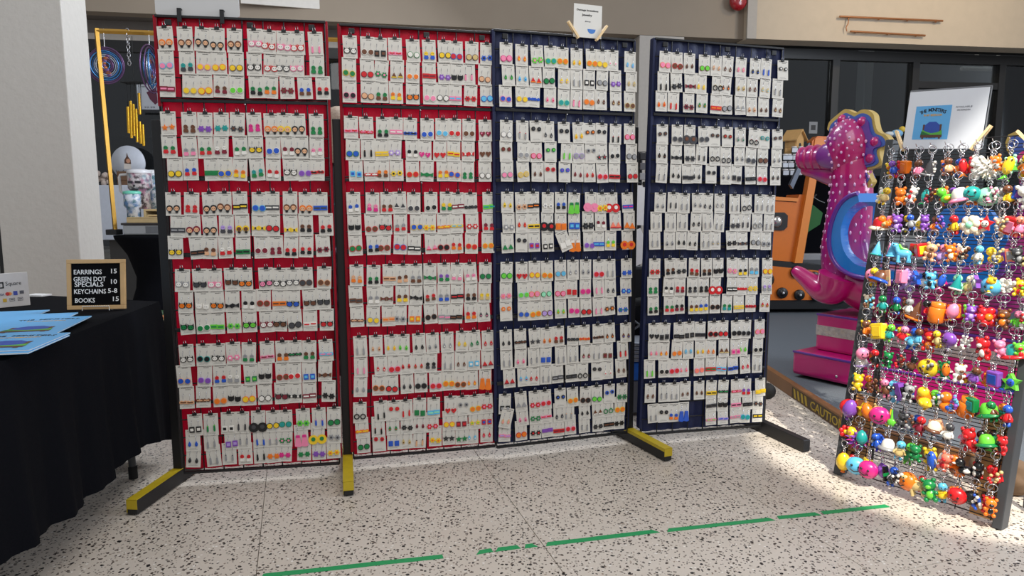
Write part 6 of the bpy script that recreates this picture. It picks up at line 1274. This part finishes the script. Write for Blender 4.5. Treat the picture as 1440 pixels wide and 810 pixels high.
for i, (px, y0, y1, rot) in enumerate(((905, 262, 318, 3), (903, 325, 372, -24))):
    a = at(px, y0, 4.64); b = at(px, y1, 4.64); h = a.z - b.z
    t = thing('paper_sheet', ['upright white paper sheet hanging in the gap between the navy panels', 'tilted white paper sheet, lower one in the gap between the navy panels'][i], 'paper', (b.x, 4.64 + 0.012 * i, b.z), (0, R(rot), 0)); MB().bbox((-0.075, 0, 0), (0.085, 0.002, h), mat('white_paper', (225, 225, 225)), 0.0005).build('sheet', t); MB().bbox((-0.02, -0.004, h - 0.01), (0.02, 0.026, h + 0.025), black_metal, 0.002).build('clip', t)
t = thing('hand_cart', 'black folding hand cart with a spoked wheel, behind the gap between navy panels', 'cart', (at(902, 460, 4.0).x, 4.0, 0)); zw = at(902, 458, 4.0).z
MB().bbox((-0.16, 0.05, 0.10), (0.20, 0.09, zw + 0.34), mat('cart_frame', (24, 24, 26), rough=0.5), 0.02).build('back_frame', t); wq = MB().torus(0.135, 0.028, mat('black_rubber', (18, 18, 18)), 28, 8, Matrix.Translation((-0.01, 0, zw))).build('tyre', t)
for k in range(5): MB().tube([(-0.01, 0, zw), (-0.01 + 0.12 * math.cos(k * 1.2566), 0, zw + 0.12 * math.sin(k * 1.2566))], 0.007, mat('grey_spoke', (110, 112, 116), rough=0.4), 6).build('spoke', wq)
for s in (-0.14, 0.18): MB().tube([(s, 0.07, 0), (s, 0.07, 0.12)], 0.02, black_metal, 8).build('leg', t)
t = thing('metal_case', 'silver ridged metal case in the gap between the navy panels', 'case', (at(900, 497, 3.86).x - 0.10, 3.72, 0.0)); zt_ = at(900, 478, 3.8).z; zm = at(900, 505, 3.8).z
alu = mat('ridged_aluminium', (176, 180, 188), rough=0.35, metal=0.7)
MB().bbox((0, 0, 0.02), (0.24, 0.20, zm - 0.11), mat('grey_crate', (96, 98, 106), rough=0.5), 0.006).build('lower_bin', t); MB().bbox((-0.005, -0.005, zm - 0.11), (0.245, 0.205, zm), mat('blue_fabric', (22, 100, 200), rough=0.7, var=0.2, scale=20, bump=0.4), 0.02).build('blue_wrap', t)
for k in range(5): MB().bbox((-0.01, -0.01, zm + (zt_ - zm) * k / 5 + 0.001), (0.25, 0.21, zm + (zt_ - zm) * (k + 1) / 5 - 0.003), alu, 0.004).build('ridge', t)
q = at(1078, 552, 3.78); t = thing('cart_wheel', 'round black rubber wheel standing beside the right navy panel base', 'wheel', (q.x, 3.78, q.z)); MB().lathe([(0.0, -0.02), (0.018, -0.022), (0.022, -0.014), (0.042, -0.018), (0.045, -0.008), (0.045, 0.012), (0.0, 0.014)], mat('black_rubber', (18, 18, 18)), 24, Matrix.Rotation(R(-90), 4, 'X') @ Matrix.Rotation(R(180), 4, 'X')).build('tyre', t)
MB().tube([(0, 0.02, 0), (-0.02, 0.02, -q.z + 0.01)], 0.012, black_metal, 8).build('support_leg', t)

# ------------------------------------------------------------------ lettering becomes plain mesh
bpy.context.view_layer.update(); dgr = bpy.context.evaluated_depsgraph_get()
for o in [o for o in bpy.data.objects if o.type == 'FONT']:
    me = bpy.data.meshes.new_from_object(o.evaluated_get(dgr)); nm = o.name.split('.')[0]
    n_ = bpy.data.objects.new(nm, me); COL.objects.link(n_); n_.parent = o.parent; n_.location = o.location; n_.rotation_euler = o.rotation_euler; n_.scale = o.scale
    bpy.data.objects.remove(o)
